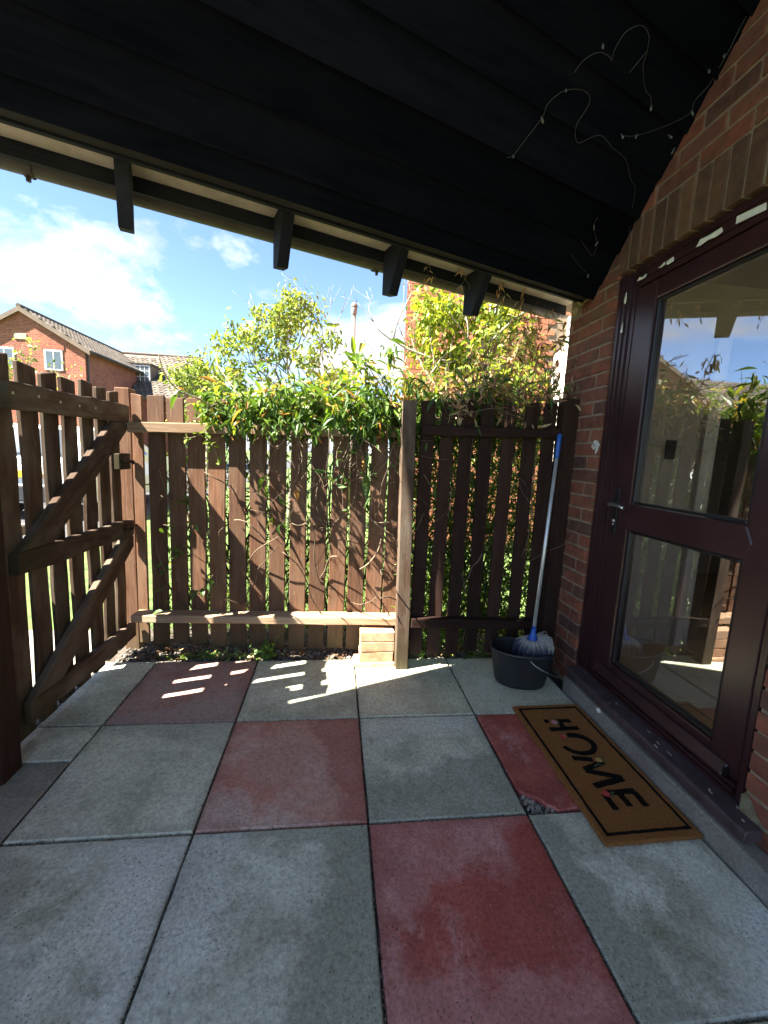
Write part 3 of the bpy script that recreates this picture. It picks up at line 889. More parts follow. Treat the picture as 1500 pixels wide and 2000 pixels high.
# covering above the boards
OR = -2.62
along('roof_covering', [(0.366, 2.372), (0.30, 2.42), (OR, CZ(OR) + 0.16), (OR, CZ(OR) + 0.03), (-0.10, 2.37), (0.235, 2.378), (0.366, 2.352)], -0.25, S_END + .1, M['roof_top'])
along('ridge_board', [(OR, CZ(OR) - .12), (OR + .05, CZ(OR) - .12), (OR + .05, CZ(OR) + .02), (OR, CZ(OR) + .02)], -0.02, S_END, M['blackwood'])
for s in (0.701, 1.205, 1.744, 2.315, 2.88, 3.44, 4.0):
    sect = [(0.0215, 2.300), (0.0215, 2.258), (0.118, 2.078), (0.196, 2.096), (0.196, 2.300)]
    bm = bmesh.new()
    A = [bm.verts.new(ev(s - .024, o, z)) for o, z in sect]
    B = [bm.verts.new(ev(s + .024, o, z)) for o, z in sect]
    bm.faces.new(A[::-1]); bm.faces.new(B)
    for i in range(5): bm.faces.new((A[i], A[(i+1) % 5], B[(i+1) % 5], B[i]))
    bmesh.ops.bevel(bm, geom=list(bm.edges), offset=.003, segments=1, affect='EDGES')
    me = bm_mesh('rafter_tail', bm)
    fm = Matrix.Translation(ev(s, 0.1, 2.08)); me.transform(fm.inverted())
    obj('rafter_tail', me, M['blackwood'], porch, fm)

gut = thing('gutter', ev(2.0, 0.275, 2.25), 'grey brown half-round gutter along the edge of the porch roof', 'gutter')
def gutter_shell():
    n = 12
    sec = []
    for k in range(n + 1):
        a = pi + pi * k / n
        sec.append((0.285 + 0.064 * cos(a), 2.308 + 0.064 * sin(a)))
    for k in range(n, -1, -1):
        a = pi + pi * k / n
        sec.append((0.285 + 0.0605 * cos(a), 2.308 + 0.0605 * sin(a)))
    V, F = [], []
    for s in (0, 1):
        for o, z in sec: V.append(ev(S_END if s else s_wall(o) + 0.0, o, z))
    m = len(sec)
    for i in range(m): F.append((i, (i+1) % m, m + (i+1) % m, m + i))
    return new_mesh('gutter_channel', V, F, True)
obj('gutter_channel', gutter_shell(), M['gutter'], gut)
for s in (1.22, 2.62, 4.0):
    mb = MB()
    ring = []
    for k in range(11):
        a = pi + pi * k / 10
        ring.append(ev(s, 0.285 + 0.0695 * cos(a), 2.308 + 0.0695 * sin(a)))
    for i in range(10):
        p, q = ring[i], ring[i+1]
        mb.add([p - ED*.014, p + ED*.014, q + ED*.014, q - ED*.014], [(0, 1, 2, 3)])
    mb.tube([ev(s, .285, 2.2385), ev(s, .285, 2.222)], .008, 6)
    mb.tube([ev(s, .3565, 2.305), ev(s, .3565, 2.335), ev(s, .343, 2.345)], .007, 6)
    mb.build('gutter_bracket', M['gutter'], gut)

# ================================================================== HOUSE WALL
Y_JF, Y_JN, Y_END = 2.150, 1.135, 2.585         # far jamb, near jamb, far corner
Z_HEAD = 2.268
house = thing('house', (1.5, 1.8, 0), 'red brick house wall with dark soldier course above the glazed door', 'house')
ceil_at = lambda y: 2.258 + 0.85 * (2.34 - y) + 0.02
def yz_prism(name, poly, x0, x1, mat, parent):
    me = prism_mesh(name, poly, x0, x1, lambda a, b, h: (h, a, b))
    return obj(name, me, mat, parent)
wall = yz_prism('wall', [(Y_JF + .012, -0.05), (Y_END, -0.05), (Y_END, 2.30), (2.34, 2.30), (-0.9, ceil_at(-0.9)), (-0.9, -0.05), (Y_JN - .012, -0.05), (Y_JN - .012, Z_HEAD + .014), (Y_JF + .012, Z_HEAD + .014)], XW + 0.0045, XW + 0.10, M['mortar'], house)
def brick_mesh(lx, ly, lz, seed):
    r = random.Random(seed)
    bm = bmesh.new()
    bm_box(bm, (-lx/2, -ly/2, -lz/2), (lx/2, ly/2, lz/2))
    bmesh.ops.bevel(bm, geom=list(bm.edges), offset=0.0035, segments=1, affect='EDGES')
    for v in bm.verts:
        v.co += Vector((r.uniform(-1, 1), r.uniform(-1, 1), r.uniform(-1, 1))) * 0.0016
    return bm_mesh('brick', bm)
CACHE = {}
def put_brick(y0, y1, z0, z1, mat, xf=XW, depth=0.05, parent=None):
    ly, lz = round(y1 - y0, 3), round(z1 - z0, 3)
    key = (ly, lz, mat.name, random.randrange(2))
    if key not in CACHE:
        CACHE[key] = brick_mesh(depth, ly, lz, len(CACHE) + 5); CACHE[key].materials.append(mat)
    mw = Matrix.Translation((xf + depth/2 + random.uniform(-.0025, .0015), (y0 + y1)/2, (z0 + z1)/2)) @ Euler((random.uniform(-.006, .006), 0, random.uniform(-.01, .01))).to_matrix().to_4x4()
    obj('brick', CACHE[key], mat, parent or wall, mw)
def lay(ya, yb, za, zb, clip=None):
    """stretcher bond between ya<yb starting at the yb end"""
    c = 0
    z = za
    while z < zb - 0.02:
        y = yb - 0.003
        first = 0.215 if c % 2 == 0 else 0.1025
        while y > ya + 0.02:
            L_ = min(first, y - ya)
            first = 0.215
            if L_ > 0.03 and (clip is None or clip(y - L_ / 2, z)):
                put_brick(y - L_, y, z, min(z + 0.0635, zb), M['brick'])
            y -= L_ + 0.0115
        z += 0.075; c += 1
lay(Y_JF + 0.002, Y_END, 0.008, 2.42, lambda y, z: z < ceil_at(y) + .03)
lay(0.50, Y_JN - 0.002, 0.008, Z_HEAD, None)
# soldier course over the door, then stretchers up to the boards
y = Y_JF + 0.005
while y > 0.75:
    put_brick(y - 0.065, y, Z_HEAD + 0.012, Z_HEAD + 0.227, M['soldier'])
    y -= 0.075
lay(0.75, Y_JF + 0.01, Z_HEAD + 0.238, 3.6, lambda y, z: z < ceil_at(y) + .03)
# plaster smear on the brick and paint splash by the frame
def blotch(name, cy, cz, ry, rz, x, mat, parent, n=18, seed=1, drips=0):
    r = random.Random(seed)
    pts = []
    for k in range(n):
        a = 2 * pi * k / n
        q = r.uniform(.55, 1.1)
        pts.append((cy + ry * q * cos(a), cz + rz * q * sin(a)))
    me = prism_mesh(name, pts, x - 0.003, x, lambda a, b, h: (h, a, b))
    return obj(name, me, mat, parent)
for k, (cy, cz, a, b_) in enumerate(((2.165, 1.415, .030, .018), (2.185, 1.405, .012, .020), (2.155, 1.395, .010, .022), (2.175, 1.43, .02, .01), (2.20, 1.41, .006, .012), (2.164, 1.375, .004, .014))):
    blotch('paint_splash', cy, cz, a, b_, XW - 0.0035, M['paint_white'], wall, seed=k)
# step under the sill
step = box('doorstep', (1.347, -1.6, -0.03), (1.419, 2.125, 0.088), M['kerb'], None, 0.008, 2)
tag(step, 'dirty concrete step strip along the foot of the brick wall', 'step')
# cracked yellow mortar lump beside the sill end
obj('mortar_patch', prism_mesh('mortar_patch', [(1.131, .152), (1.131, .212), (1.118, .222), (1.098, .205), (1.078, .176), (1.052, .160), (1.040, .150)], XW - .004, XW + .02, lambda a, b, h: (h, a, b)), M['oldmortar'], wall)

# hallway behind the glass
def hall(name, lo, hi, mat): return box(name, lo, hi, mat, house)
hall('hall_floor', (1.53, -0.8, 0.05), (4.6, 2.50, 0.12), M['hallfloor'])
hall('hall_ceiling', (1.53, -0.8, 2.42), (4.6, 2.50, 2.47), M['cream'])
hall('hall_end_wall', (1.53, 2.44, 0.12), (2.30, 2.50, 2.42), M['cream'])
hall('hall_back_wall', (4.55, -0.8, 0.12), (4.6, 2.50, 0.75), M['cream'])
hall('hall_back_wall', (4.55, -0.8, 2.20), (4.6, 2.50, 2.42), M['cream'])
hall('hall_back_wall', (4.55, 2.25, 0.751), (4.6, 2.50, 2.199), M['cream'])
hall('added_daylight_pane', (4.57, -0.8, 0.751), (4.575, 2.249, 2.199), M['hallglass'])  # unseen window, added to let skylight into the hall
hall('hall_near_wall', (1.53, -0.85, 0.12), (4.6, -0.805, 0.70), M['cream'])
hall('hall_near_wall', (1.53, -0.85, 2.30), (4.6, -0.805, 2.42), M['cream'])
hall('added_daylight_pane', (1.60, -0.83, 0.701), (4.54, -0.825, 2.299), M['hallglass'])  # second unseen window, added so sun reaches the hall
hall('hall_lining', (1.5215, 2.152, 0.12), (1.53, 2.44, 2.42), M['cream'])
hall('hall_lining', (1.5215, -0.8, 0.12), (1.53, 1.133, 2.42), M['cream'])
hall('inner_architrave', (2.3005, 2.415, 0.12), (2.39, 2.50, 2.12), M['whitegloss'])
hall('inner_wall', (3.55, 2.44, 0.12), (4.55, 2.50, 2.42), M['cream'])
hall('inner_wall', (2.3005, 2.442, 2.1205), (3.55, 2.50, 2.42), M['cream'])
hall('inner_room_wall', (2.2505, 4.2, 0.12), (4.6, 4.25, 2.42), M['cream'])
hall('inner_room_wall', (2.20, 2.505, 0.12), (2.25, 4.25, 2.42), M['cream'])
hall('inner_room_wall', (4.55, 2.505, 0.12), (4.6, 4.25, 2.42), M['cream'])
hall('inner_room_ceiling', (2.2505, 2.505, 2.4205), (4.6, 4.25, 2.47), M['cream'])
hall('inner_room_floor', (2.2505, 2.505, 0.05), (4.55, 4.2, 0.12), M['hallfloor'])
hall('switch_plate', (2.06, 2.432, 1.36), (2.13, 2.4385, 1.48), M['blackmetal'])

# ------------------------------------------------------------------ door frame and door
XF = 1.432
dframe = thing('door_frame', (1.45, 1.64, 0.1), 'dark maroon door frame and worn sill set in the brick wall', 'door frame')
def profiled(name, y0, y1, z0, z1, parent, mat=None, steps=((0, 0), (.018, .010), (.038, .020)), vertical=True, side=1):
    """moulded bar: three stepped strips, joined in one mesh"""
    bm = bmesh.new()
    n = len(steps)
    if vertical:
        w = (y1 - y0)
        for i, (off, dx) in enumerate(steps):
            a = off; b_ = steps[i+1][0] if i + 1 < n else w
            ya, yb = (y1 - b_, y1 - a) if side > 0 else (y0 + a, y0 + b_)
            bm_box(bm, (XF + dx, ya + .0004, z0), (XF + 0.075, yb - .0004, z1))
    else:
        h = z1 - z0
        for i, (off, dx) in enumerate(steps):
            a = off; b_ = steps[i+1][0] if i + 1 < n else h
            bm_box(bm, (XF + dx, y0, z1 - b_ + .0004), (XF + 0.075, y1, z1 - a - .0004))
    bmesh.ops.bevel(bm, geom=list(bm.edges), offset=.0025, segments=2, affect='EDGES')
    me = bm_mesh(name, bm)
    c = Vector((XF, (y0 + y1) / 2, (z0 + z1) / 2)); me.transform(Matrix.Translation(-c))
    return obj(name, me, mat or M['pvc'], parent, Matrix.Translation(c))
ST = ((0, 0), (.030, .006), (.055, .014), (.082, .022))
profiled('jamb', 2.034, Y_JF - .003, 0.150, Z_HEAD - .004, dframe, steps=ST, side=1)
profiled('jamb', Y_JN + .003, 1.178, 0.150, Z_HEAD - .004, dframe, steps=((0, 0), (.016, .008), (.03, .016)), side=-1)
profiled('head', 1.1785, 2.0335, 2.176, Z_HEAD - .004, dframe, steps=((0, 0), (.026, .006), (.062, .016)), vertical=False)
profiled('threshold', 1.1785, 2.0335, 0.152, 0.200, dframe, steps=((0, .012), (.018, .004), (.034, -.004)), vertical=False)
# sill: sloping board with a nosing and horns
sil = prism_mesh('sill', [(1.356, 0.100), (1.356, 0.138), (1.362, 0.144), (1.44, 0.150), (1.50, 0.150), (1.50, 0.100)], 1.050, 2.120, lambda a, b, h: (a, h, b), 0.003)
obj('sill', sil, M['silldirty'], dframe)
rs_ = random.Random(12)
for k in range(12):
    yy, xx = rs_.uniform(1.08, 2.05), rs_.uniform(1.368, 1.428)
    ln, wd = rs_.uniform(.002, .016), rs_.uniform(.0008, .0022)
    zz = .1448 + (xx - 1.362) / .078 * .006
    obj('paint_fleck', prism_mesh('paint_fleck', [(xx - wd, yy - ln), (xx + wd, yy - ln * .8), (xx + wd * 1.5, yy + ln), (xx - wd * .5, yy + ln * .9)], zz, zz + .0009, lambda a, b, h: (a, b, h)), M['paint_white'], dframe)
box('sill_bed', (1.372, 1.07, 0.0885), (1.418, 2.10, 0.0995), M['kerb'], dframe)
for n_, q in enumerate(([(1.51, 2.203), (1.51, 2.229), (1.403, 2.218), (1.399, 2.193)],
          [(1.682, 2.201), (1.672, 2.214), (1.667, 2.223), (1.62, 2.219), (1.571, 2.222), (1.562, 2.203), (1.59, 2.198), (1.63, 2.204), (1.66, 2.198)],
          [(1.84, 2.212), (1.801, 2.217), (1.796, 2.197), (1.833, 2.195)],
          [(1.89, 2.207), (1.870, 2.206), (1.851, 2.217), (1.846, 2.204), (1.87, 2.199)],
          [(2.022, 2.200), (2.006, 2.213), (1.985, 2.204), (1.962, 2.210), (1.966, 2.197), (1.99, 2.195)])):
    q = [(y, z + 0.004) for y, z in q]
    obj('bare_patch', prism_mesh('bare_patch', q, XF + .0035, XF + .0058, lambda a, b, h: (h, a, b)), M['paint_white'], dframe)
for q in ([(2.104, 2.135), (2.092, 2.178), (2.086, 2.136), (2.092, 2.121)], [(2.104, 1.985), (2.093, 2.031), (2.088, 1.983)]):
    obj('bare_patch', prism_mesh('bare_patch', q, XF + .0030, XF + .0058, lambda a, b, h: (h, a, b)), M['paint_white'], dframe)

door = thing('glazed_door', (1.47, 1.6, 0.2), 'maroon framed glazed door with two large panes reflecting the garden', 'door')
XD = 1.452
def bar(name, y0, y1, z0, z1, mat=M['pvc'], x0=XD, x1=XD + .06, parent=door, bv=.006):
    return box(name, (x0, y0, z0), (x1, y1, z1), mat, parent, bv, 2)
DY0, DY1, DZ0, DZ1 = 1.182, 2.030, 0.206, 2.172
GY0, GY1 = 1.297, 1.898
bar('stile', GY1, DY1, DZ0, DZ1)
bar('stile', DY0, GY0, DZ0, DZ1)
bar('top_rail', GY0 + .001, GY1 - .001, 2.082, DZ1, x0=XD + .0012)
bar('bottom_rail', GY0 + .001, GY1 - .001, DZ0, 0.285, x0=XD + .0012)
# middle rail with pointed ends laid over the stiles
mr = prism_mesh('middle_rail', [(GY0 + .0, .992), (GY1, .992), (GY1 + .030, 1.055), (GY1, 1.118), (GY0, 1.118), (GY0 - .030, 1.055)], XD - .004, XD + .058, lambda a, b, h: (h, a, b), .004)
obj('middle_rail', mr, M['pvc'], door)
for z0, z1 in ((0.287, 0.990), (1.120, 2.080)):
    p = box('pane', (XD + .0300, GY0 + .012, z0 + .012), (XD + .0302, GY1 - .012, z1 - .012), M['glass'], door)
    p.data.name = 'pane'
    for a, b_, c, d in ((GY0 + .002, GY0 + .014, z0, z1), (GY1 - .014, GY1 - .002, z0, z1)):
        box('glazing_bead', (XD + .010, a, c + .0005), (XD + .0285, b_, d - .0005), M['pvcdark'], p, .002)
    for c, d in ((z0 + .0005, z0 + .013), (z1 - .013, z1 - .0005)):
        box('glazing_bead', (XD + .0105, GY0 + .0145, c), (XD + .0285, GY1 - .0145, d), M['pvcdark'], p, .002)
# weather bar at the foot
wb = prism_mesh('weather_bar', [(XD - .034, .212), (XD - .030, .206), (XD - .001, .206), (XD - .001, .252), (XD - .010, .250)], 1.215, 1.985, lambda a, b, h: (a, h, b), .003)
obj('weather_bar', wb, M['pvc'], door)
box('weather_bar_cap', (XD - .030, 1.2115, .209), (XD - .003, 1.2145, .243), M['pvcdark'], door)
# lever handle
hp = box('handle_plate', (XD - .010, 1.972, 0.955), (XD - .0005, 2.002, 1.195), M['pvcdark'], door, .003, 2)
mb = MB()
mb.tube([(XD - .008, 1.988, 1.108), (XD - .048, 1.988, 1.108)], .0105, 10)
mb.tube(smooth_pts([(XD - .046, 1.992, 1.108), (XD - .050, 1.960, 1.110), (XD - .050, 1.915, 1.106), (XD - .046, 1.880, 1.100)], 4), .0088, 10)
hd = obj('handle_lever', mb.mesh('handle_lever', True), M['steel'], hp)
mb = MB()
mb.tube([(XD - .010, 1.988, 1.022), (XD - .0155, 1.988, 1.022)], .0105, 12)
mb.tube([(XD - .010, 1.988, 1.004), (XD - .014, 1.988, 1.004)], .006, 8)
obj('lock_cylinder', mb.mesh('lock_cylinder', True), M['steel'], hp)

# ================================================================== PICKET FENCE
def fy(x): return 2.585 + max(0.0, (0.40 - x)) * 0.0875
fence = thing('picket_fence', (0.1, 2.6, 0), 'dark brown stained picket fence overgrown with climber', 'fence')
LP = [-1.205, -1.098, -0.973, -0.852, -0.730, -0.606, -0.480, -0.355, -0.227, -0.100, 0.026, 0.150, 0.268, 0.380]
pk = [plank_mesh('picket', 1.0, 0.099, 0.019, .003, s, .0018, 8, random.uniform(-.006, .006)) for s in range(6)]
def picket(x, yb, z0, z1, w, mat, parent, k, xdir=(1, 0, 0), lean=0.0):
    r = random.Random(k * 31 + int(z1 * 100))
    me = plank_mesh('picket', z1 - z0, w, 0.019, .003, k, .0016, 7, r.uniform(-.007, .007))
    p0 = Vector((x, yb, z0)); p1 = Vector((x + r.uniform(-.006, .006) + lean, yb + r.uniform(-.004, .004), z1))
    return obj('picket', me, mat, parent, frame_from(p0, p1, xdir))
TOPS = [1.60, 1.60, 1.588, 1.595, 1.592, 1.60, 1.61, 1.60, 1.61, 1.605, 1.62, 1.615, 1.62, 1.63]
for i, x in enumerate(LP):
    w = 0.062 if i == 0 else 0.1025
    picket(x, fy(x) + .011, -0.01 + random.uniform(0, .04), TOPS[i], w, M['picket'], fence, i, (1, -.0875, 0))
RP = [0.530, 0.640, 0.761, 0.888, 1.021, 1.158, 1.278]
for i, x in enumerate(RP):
    picket(x, 2.436, 0.075 + random.uniform(-.01, .015), 1.642 + random.uniform(-.02, .015), 0.080, M['shaded_wood'], fence, 40 + i)
# rails: left panel (weathered), right panel (shade put in the colour)
def rail(p0, p1, h, t, mat, seed): return plank('rail', p0, p1, h, t, (0, 0, 1), mat, fence, seed=seed, rough=.002, cuts=10, bevel=.004)
rail((-1.235, fy(-1.235) - .032, 1.402), (0.47, fy(.47) - .032, 1.450), .062, .060, M['railwood'], 3)
rail((-1.235, fy(-1.235) - .054, 0.226), (0.47, fy(.47) - .054, 0.261), .048, .104, M['railwood'], 4)
rail((0.482, 2.402, 1.455), (1.327, 2.402, 1.478), .056, .046, M['shaded_wood'], 5)
rail((0.482, 2.395, 0.300), (1.327, 2.395, 0.283), .058, .060, M['shaded_wood'], 6)
plank('post', (0.4385, 2.410, 0.0), (0.4055, 2.413, 1.618), 0.078, 0.076, (1, 0, 0), M['gatewood'], fence, seed=8, rough=.0015, cuts=9, bevel=.004)
plank('post', (1.372, 2.415, 0.0), (1.372, 2.415, 1.685), 0.088, 0.085, (1, 0, 0), M['shaded_wood'], fence, seed=9, rough=.001, cuts=9, bevel=.004)
plank('post', (-1.284, 2.775, -0.03), (-1.290, 2.778, 1.635), 0.086, 0.086, (1, 0, 0), M['picket'], fence, seed=10, rough=.0012, cuts=9, bevel=.004)
# staples and nails in the lower rail
for x in (0.18, 0.27):
    mb = MB(); mb.tube(smooth_pts([(x, 2.515, .286), (x + .006, 2.510, .291), (x + .012, 2.506, .287), (x + .008, 2.502, .283)], 3), .0016, 5)
    mb.build('nail', M['galv'], fence)

# brick stack holding up the rail
pier = thing('brick_stack', (0.29, 2.49, 0), 'small stack of three weathered bricks propping the low fence rail', 'brick stack')
for k in range(3):
    me = brick_mesh(0.212, 0.102, 0.062, 70 + k)
    obj('brick', me, M['pierbrick'], pier, Matrix.Translation((0.288 + (-.002, .002, -.001)[k], 2.486, 0.022 + 0.031 + k * 0.0655)) @ Euler((0, 0, (-.01, .012, -.004)[k])).to_matrix().to_4x4())
base = prism_mesh('mortar_base', [(.142, 2.412), (.30, 2.405), (.40, 2.412), (.403, 2.54), (.15, 2.545), (.138, 2.48)], 0.0, 0.0215, lambda a, b, h: (a, b, h), .004)
obj('mortar_base', base, M['pierbrick'], pier)

# ================================================================== GATE
gate = thing('picket_gate', (-1.28, 2.25, 0.05), 'weathered brown picket gate with two diagonal braces, closed', 'gate')
GX = -1.262
GP = [1.805, 1.948, 2.086, 2.224, 2.366, 2.503, 2.632]
GT = [1.625, 1.612, 1.602, 1.598, 1.612, 1.602, 1.598]
for i, y in enumerate(GP):
    me = plank_mesh('picket', GT[i] - .035, .098, .022, .004, 90 + i, .003, 8, random.Random(i).uniform(-.008, .012))
    obj('picket', me, M['gatewood'], gate, frame_from((GX - .033, y, .035), (GX - .033, y + random.uniform(-.004, .004), GT[i]), (0, 1, 0)))
def grail(name, y0, z0, y1, z1, w, seed, x=GX, t=.036):
    return plank(name, (x, y0, z0), (x, y1, z1), w, t, (0, -.2, 1), M['gatewood'], gate, seed=seed, rough=.003, cuts=10, bevel=.005)
grail('rail', 1.775, 1.470, 2.718, 1.478, .105, 21)
grail('rail', 1.770, 0.803, 2.722, 0.790, .098, 22)
grail('rail', 1.775, 0.158, 2.712, 0.128, .095, 23)
for poly in ([(1.785, .8535), (1.985, .8515), (2.705, 1.395), (2.705, 1.4215), (2.535, 1.4205)], [(1.785, .2075), (1.99, .2005), (2.715, .668), (2.715, .739), (2.60, .7405)]):
    me = prism_mesh('brace', poly, GX - .016, GX + .019, lambda a, b, h: (h, a, b), .004)
    fm = frame_from((GX, poly[0][0], poly[0][1]), (GX, poly[2][0], poly[2][1]), (0, -.5, 1))
    me.transform(fm.inverted())
    obj('brace', me, M['gatewood'], gate, fm)
lb = box('latch_block', (GX - .018, 2.585, 1.150), (GX + .018, 2.715, 1.245), M['gatewood'], gate, .005)
mb = MB(); mb.tube([(GX + .024, 2.60, 1.20), (GX + .024, 2.75, 1.20)], .007, 8); mb.tube([(GX + .024, 2.68, 1.20), (GX + .05, 2.682, 1.185)], .006, 6)
mb.add(*[[(GX + .0185, 2.63, 1.17), (GX + .0185, 2.71, 1.17), (GX + .0185, 2.71, 1.23), (GX + .0185, 2.63, 1.23)], [(0, 1, 2, 3)]])
obj('latch', mb.mesh('latch'), M['blackmetal'], lb)
bolt = box('bolt_plate', (GX + .0185, 2.59, .775), (GX + .023, 2.715, .825), M['blackmetal'], gate, .001)
mb = MB(); mb.tube([(GX + .032, 2.595, .802), (GX + .032, 2.742, .802)], .0065, 8); mb.tube([(GX + .032, 2.64, .802), (GX + .05, 2.64, .79)], .005, 6)
obj('sliding_bolt', mb.mesh('sliding_bolt'), M['blackmetal'], bolt)
mb = MB(); mb.tube(smooth_pts([(-1.243, 2.735, .80), (-1.225, 2.745, .805), (-1.218, 2.748, .80), (-1.222, 2.748, .79)], 3), .0028, 6)
obj('hook', mb.mesh('hook'), M['galv'], bolt)
for y, z in ((1.80, 1.478), (1.942, 1.482), (2.082, 1.476), (2.222, 1.474), (2.36, 1.478)):
    mb = MB(); mb.tube([(GX + .016, y, z), (GX + .0205, y, z)], .006, 8)
    mb.build('nail_head', M['galv'], gate)
gp = plank('gate_post', (-1.262, 1.617, -.03), (-1.264, 1.617, 1.520), .094, .105, (1, 0, 0), M['shaded_wood'], None, seed=31, rough=.001, cuts=9, bevel=.005)
tag(gp, 'dark brown hinge post of the picket gate', 'post')

# ================================================================== BUCKET AND MOP
BK = Matrix.Translation((1.122, 2.212, 0.0)) @ Matrix.Rotation(rad(-14), 4, 'Z')
bucket = thing('bucket', (1.122, 2.212, 0), 'dark grey oval plastic bucket holding the mop', 'bucket')
prof = [(0.02, .004), (.70, .004), (.755, .010), (.79, .03), (.84, .08), (.90, .145), (.945, .20), (.955, .204), (1.0, .206), (1.012, .213), (1.0, .222), (.965, .223), (.945, .215), (.90, .150), (.84, .08), (.76, .02), (.70, .012), (.02, .012)]
obj('bucket_body', lathe('bucket_body', prof, 48, .186, .130, 2.35), M['bucket'], bucket, BK)
mb = MB()
hp_ = [(-.19, .0, .207), (-.20, -.02, .20), (-.12, -.10, .17)]
pts = [BK @ Vector(p) for p in ((.02, -.137, .205), (.05, -.160, .185), (.12, -.155, .150), (.19, -.115, .115), (.215, -.03, .10), (.205, .06, .12), (.15, .12, .17), (.10, .136, .205))]
mb.tube(smooth_pts(pts, 5), .0028, 7)
mb.build('wire_handle', M['galv'], bucket, True)
mb = MB()
for p in (pts[0], pts[-1]):
    mb.tube([p + Vector((0, -.004, 0)), p + Vector((0, .008, 0))], .008, 8)
mb.build('handle_lug', M['bucket'], bucket)

mop = thing('mop', (1.19, 2.22, .2), 'mop with grey metal pole and blue grip standing in the bucket', 'mop')
MB0, MB1 = Vector((1.188, 2.222, .255)), Vector((1.300, 2.350, 1.475))
md = (MB1 - MB0).normalized()
mb = MB(); mb.tube([MB0 + md * .05, MB1 - md * .12], .0108, 12); mb.build('pole', M['pole'], mop, True)
mb = MB()
gl = (MB1 - MB0).length
mb.tube([MB0 + md * (gl - .145), MB0 + md * (gl - .142), MB0 + md * (gl - .10), MB0 + md * (gl - .05), MB0 + md * (gl - .006), MB0 + md * gl], [.0115, .0138, .0142, .0138, .0142, .008], 12)
mb.build('grip', M['blue'], mop, True)
mb = MB(); mb.tube([MB0 + md * .085, MB0 + md * .05, MB0 + md * .03, MB0 + md * .005, MB0 - md * .010], [.0135, .016, .020, .036, .040], 14)
mb.build('socket', M['blue'], mop, True)
rm = random.Random(5)
mb = MB()
c0 = MB0 + Vector((-.004, -.006, .006))
for k in range(230):
    a = rm.uniform(0, 2 * pi)
    out = Vector((cos(a), sin(a), 0))
    sp = rm.uniform(.055, .098)
    bunch = abs(((a - rad(0) + pi) % (2 * pi)) - pi) < .62
    p0 = c0 + out * .028
    if bunch:
        sp = rm.uniform(.08, .135)
        pts = [p0, c0 + out * .055 + Vector((0, 0, rm.uniform(.01, .035))), c0 + out * sp * .9 + Vector((0, 0, rm.uniform(-.02, .03))), c0 + out * sp + Vector((rm.uniform(-.015, .012), rm.uniform(-.02, .02), rm.uniform(-.09, -.03)))]
        dark = rm.uniform(.62, 1.0)
    else:
        pts = [p0, c0 + out * .05 + Vector((0, 0, rm.uniform(-.005, .008))), c0 + out * sp + Vector((0, 0, rm.uniform(-.05, -.03))), c0 + out * sp * 1.02 + Vector((rm.uniform(-.012, .012), rm.uniform(-.012, .012), rm.uniform(-.15, -.09)))]
        dark = rm.uniform(.62, 1.0)
    P = smooth_pts(pts, 3)
    V, F = tube_arrays(P, rm.uniform(.0028, .0046), 5)
    o_ = len(mb.V); mb.V += [tuple(v) for v in V]; mb.F += [tuple(i + o_ for i in f) for f in F]
    n = len(P)
    for i in range(n):
        t = i / (n - 1)
        strand_tint = (dark if t < .45 else max(.0, dark - (t - .40) * 1.8)) if not bunch else dark  # loose strands grow darker towards their lower ends
        mb.T += [strand_tint] * 5
mb.build('mop_strings', M['mop'], mop, True, True)

# ================================================================== DOORMAT
mat_t = thing('doormat', (1.15, 1.55, 0), 'brown coir doormat with black border and the word HOME', 'doormat')
MC = [(0.960, 1.160), (1.336, 1.166), (1.332, 1.952), (0.968, 1.948)]
obj('mat_base', prism_mesh('mat_base', MC, 0.003, 0.0185, lambda a, b, h: (a, b, h), .003), M['coir'], mat_t)
# fringe of fibres round the edge and over the pile
fb = MB()
rf = random.Random(8)
def fibre(x, y, z, dx, dy, dz, t):
    w = .0009
    nx, ny = -dy, dx
    ln = sqrt(nx*nx + ny*ny) + 1e-6
    nx, ny = nx/ln*w, ny/ln*w
    fb.add([(x - nx, y - ny, z), (x + nx, y + ny, z), (x + dx, y + dy, z + dz)], [(0, 1, 2)], t)
for i in range(4):
    a, b_ = MC[i], MC[(i+1) % 4]
    L_ = sqrt((a[0]-b_[0])**2 + (a[1]-b_[1])**2)
    ox, oy = (b_[1]-a[1])/L_, -(b_[0]-a[0])/L_
    for k in range(int(L_ * 2600)):
        t = rf.random()
        x, y = a[0] + (b_[0]-a[0])*t, a[1] + (b_[1]-a[1])*t
        q = rf.uniform(.002, .010)
        fibre(x - ox*.002, y - oy*.002, rf.uniform(.004, .018), ox*q + rf.uniform(-.003, .003), oy*q + rf.uniform(-.003, .003), rf.uniform(-.004, .003), rf.random())
for k in range(26000):
    x, y = rf.uniform(.968, 1.330), rf.uniform(1.166, 1.946)
    an = rf.uniform(0, 2*pi); q = rf.uniform(.001, .0035)
    fibre(x, y, .0182, q*cos(an), q*sin(an), rf.uniform(.0012, .003), rf.random())
o = fb.build('coir_pile', M['coir_fibre'], mat_t, tint=True); tag(o, kind='stuff')
PZ0, PZ1 = 0.0186, 0.0203
def print_poly(name, pts, mat, parent=mat_t, z1=PZ1):
    return obj(name, prism_mesh(name, pts, PZ0, z1, lambda a, b, h: (a, b, h)), mat, parent)
bw = .0055
BI = [(0.986, 1.192), (1.312, 1.198), (1.308, 1.922), (0.992, 1.916)]
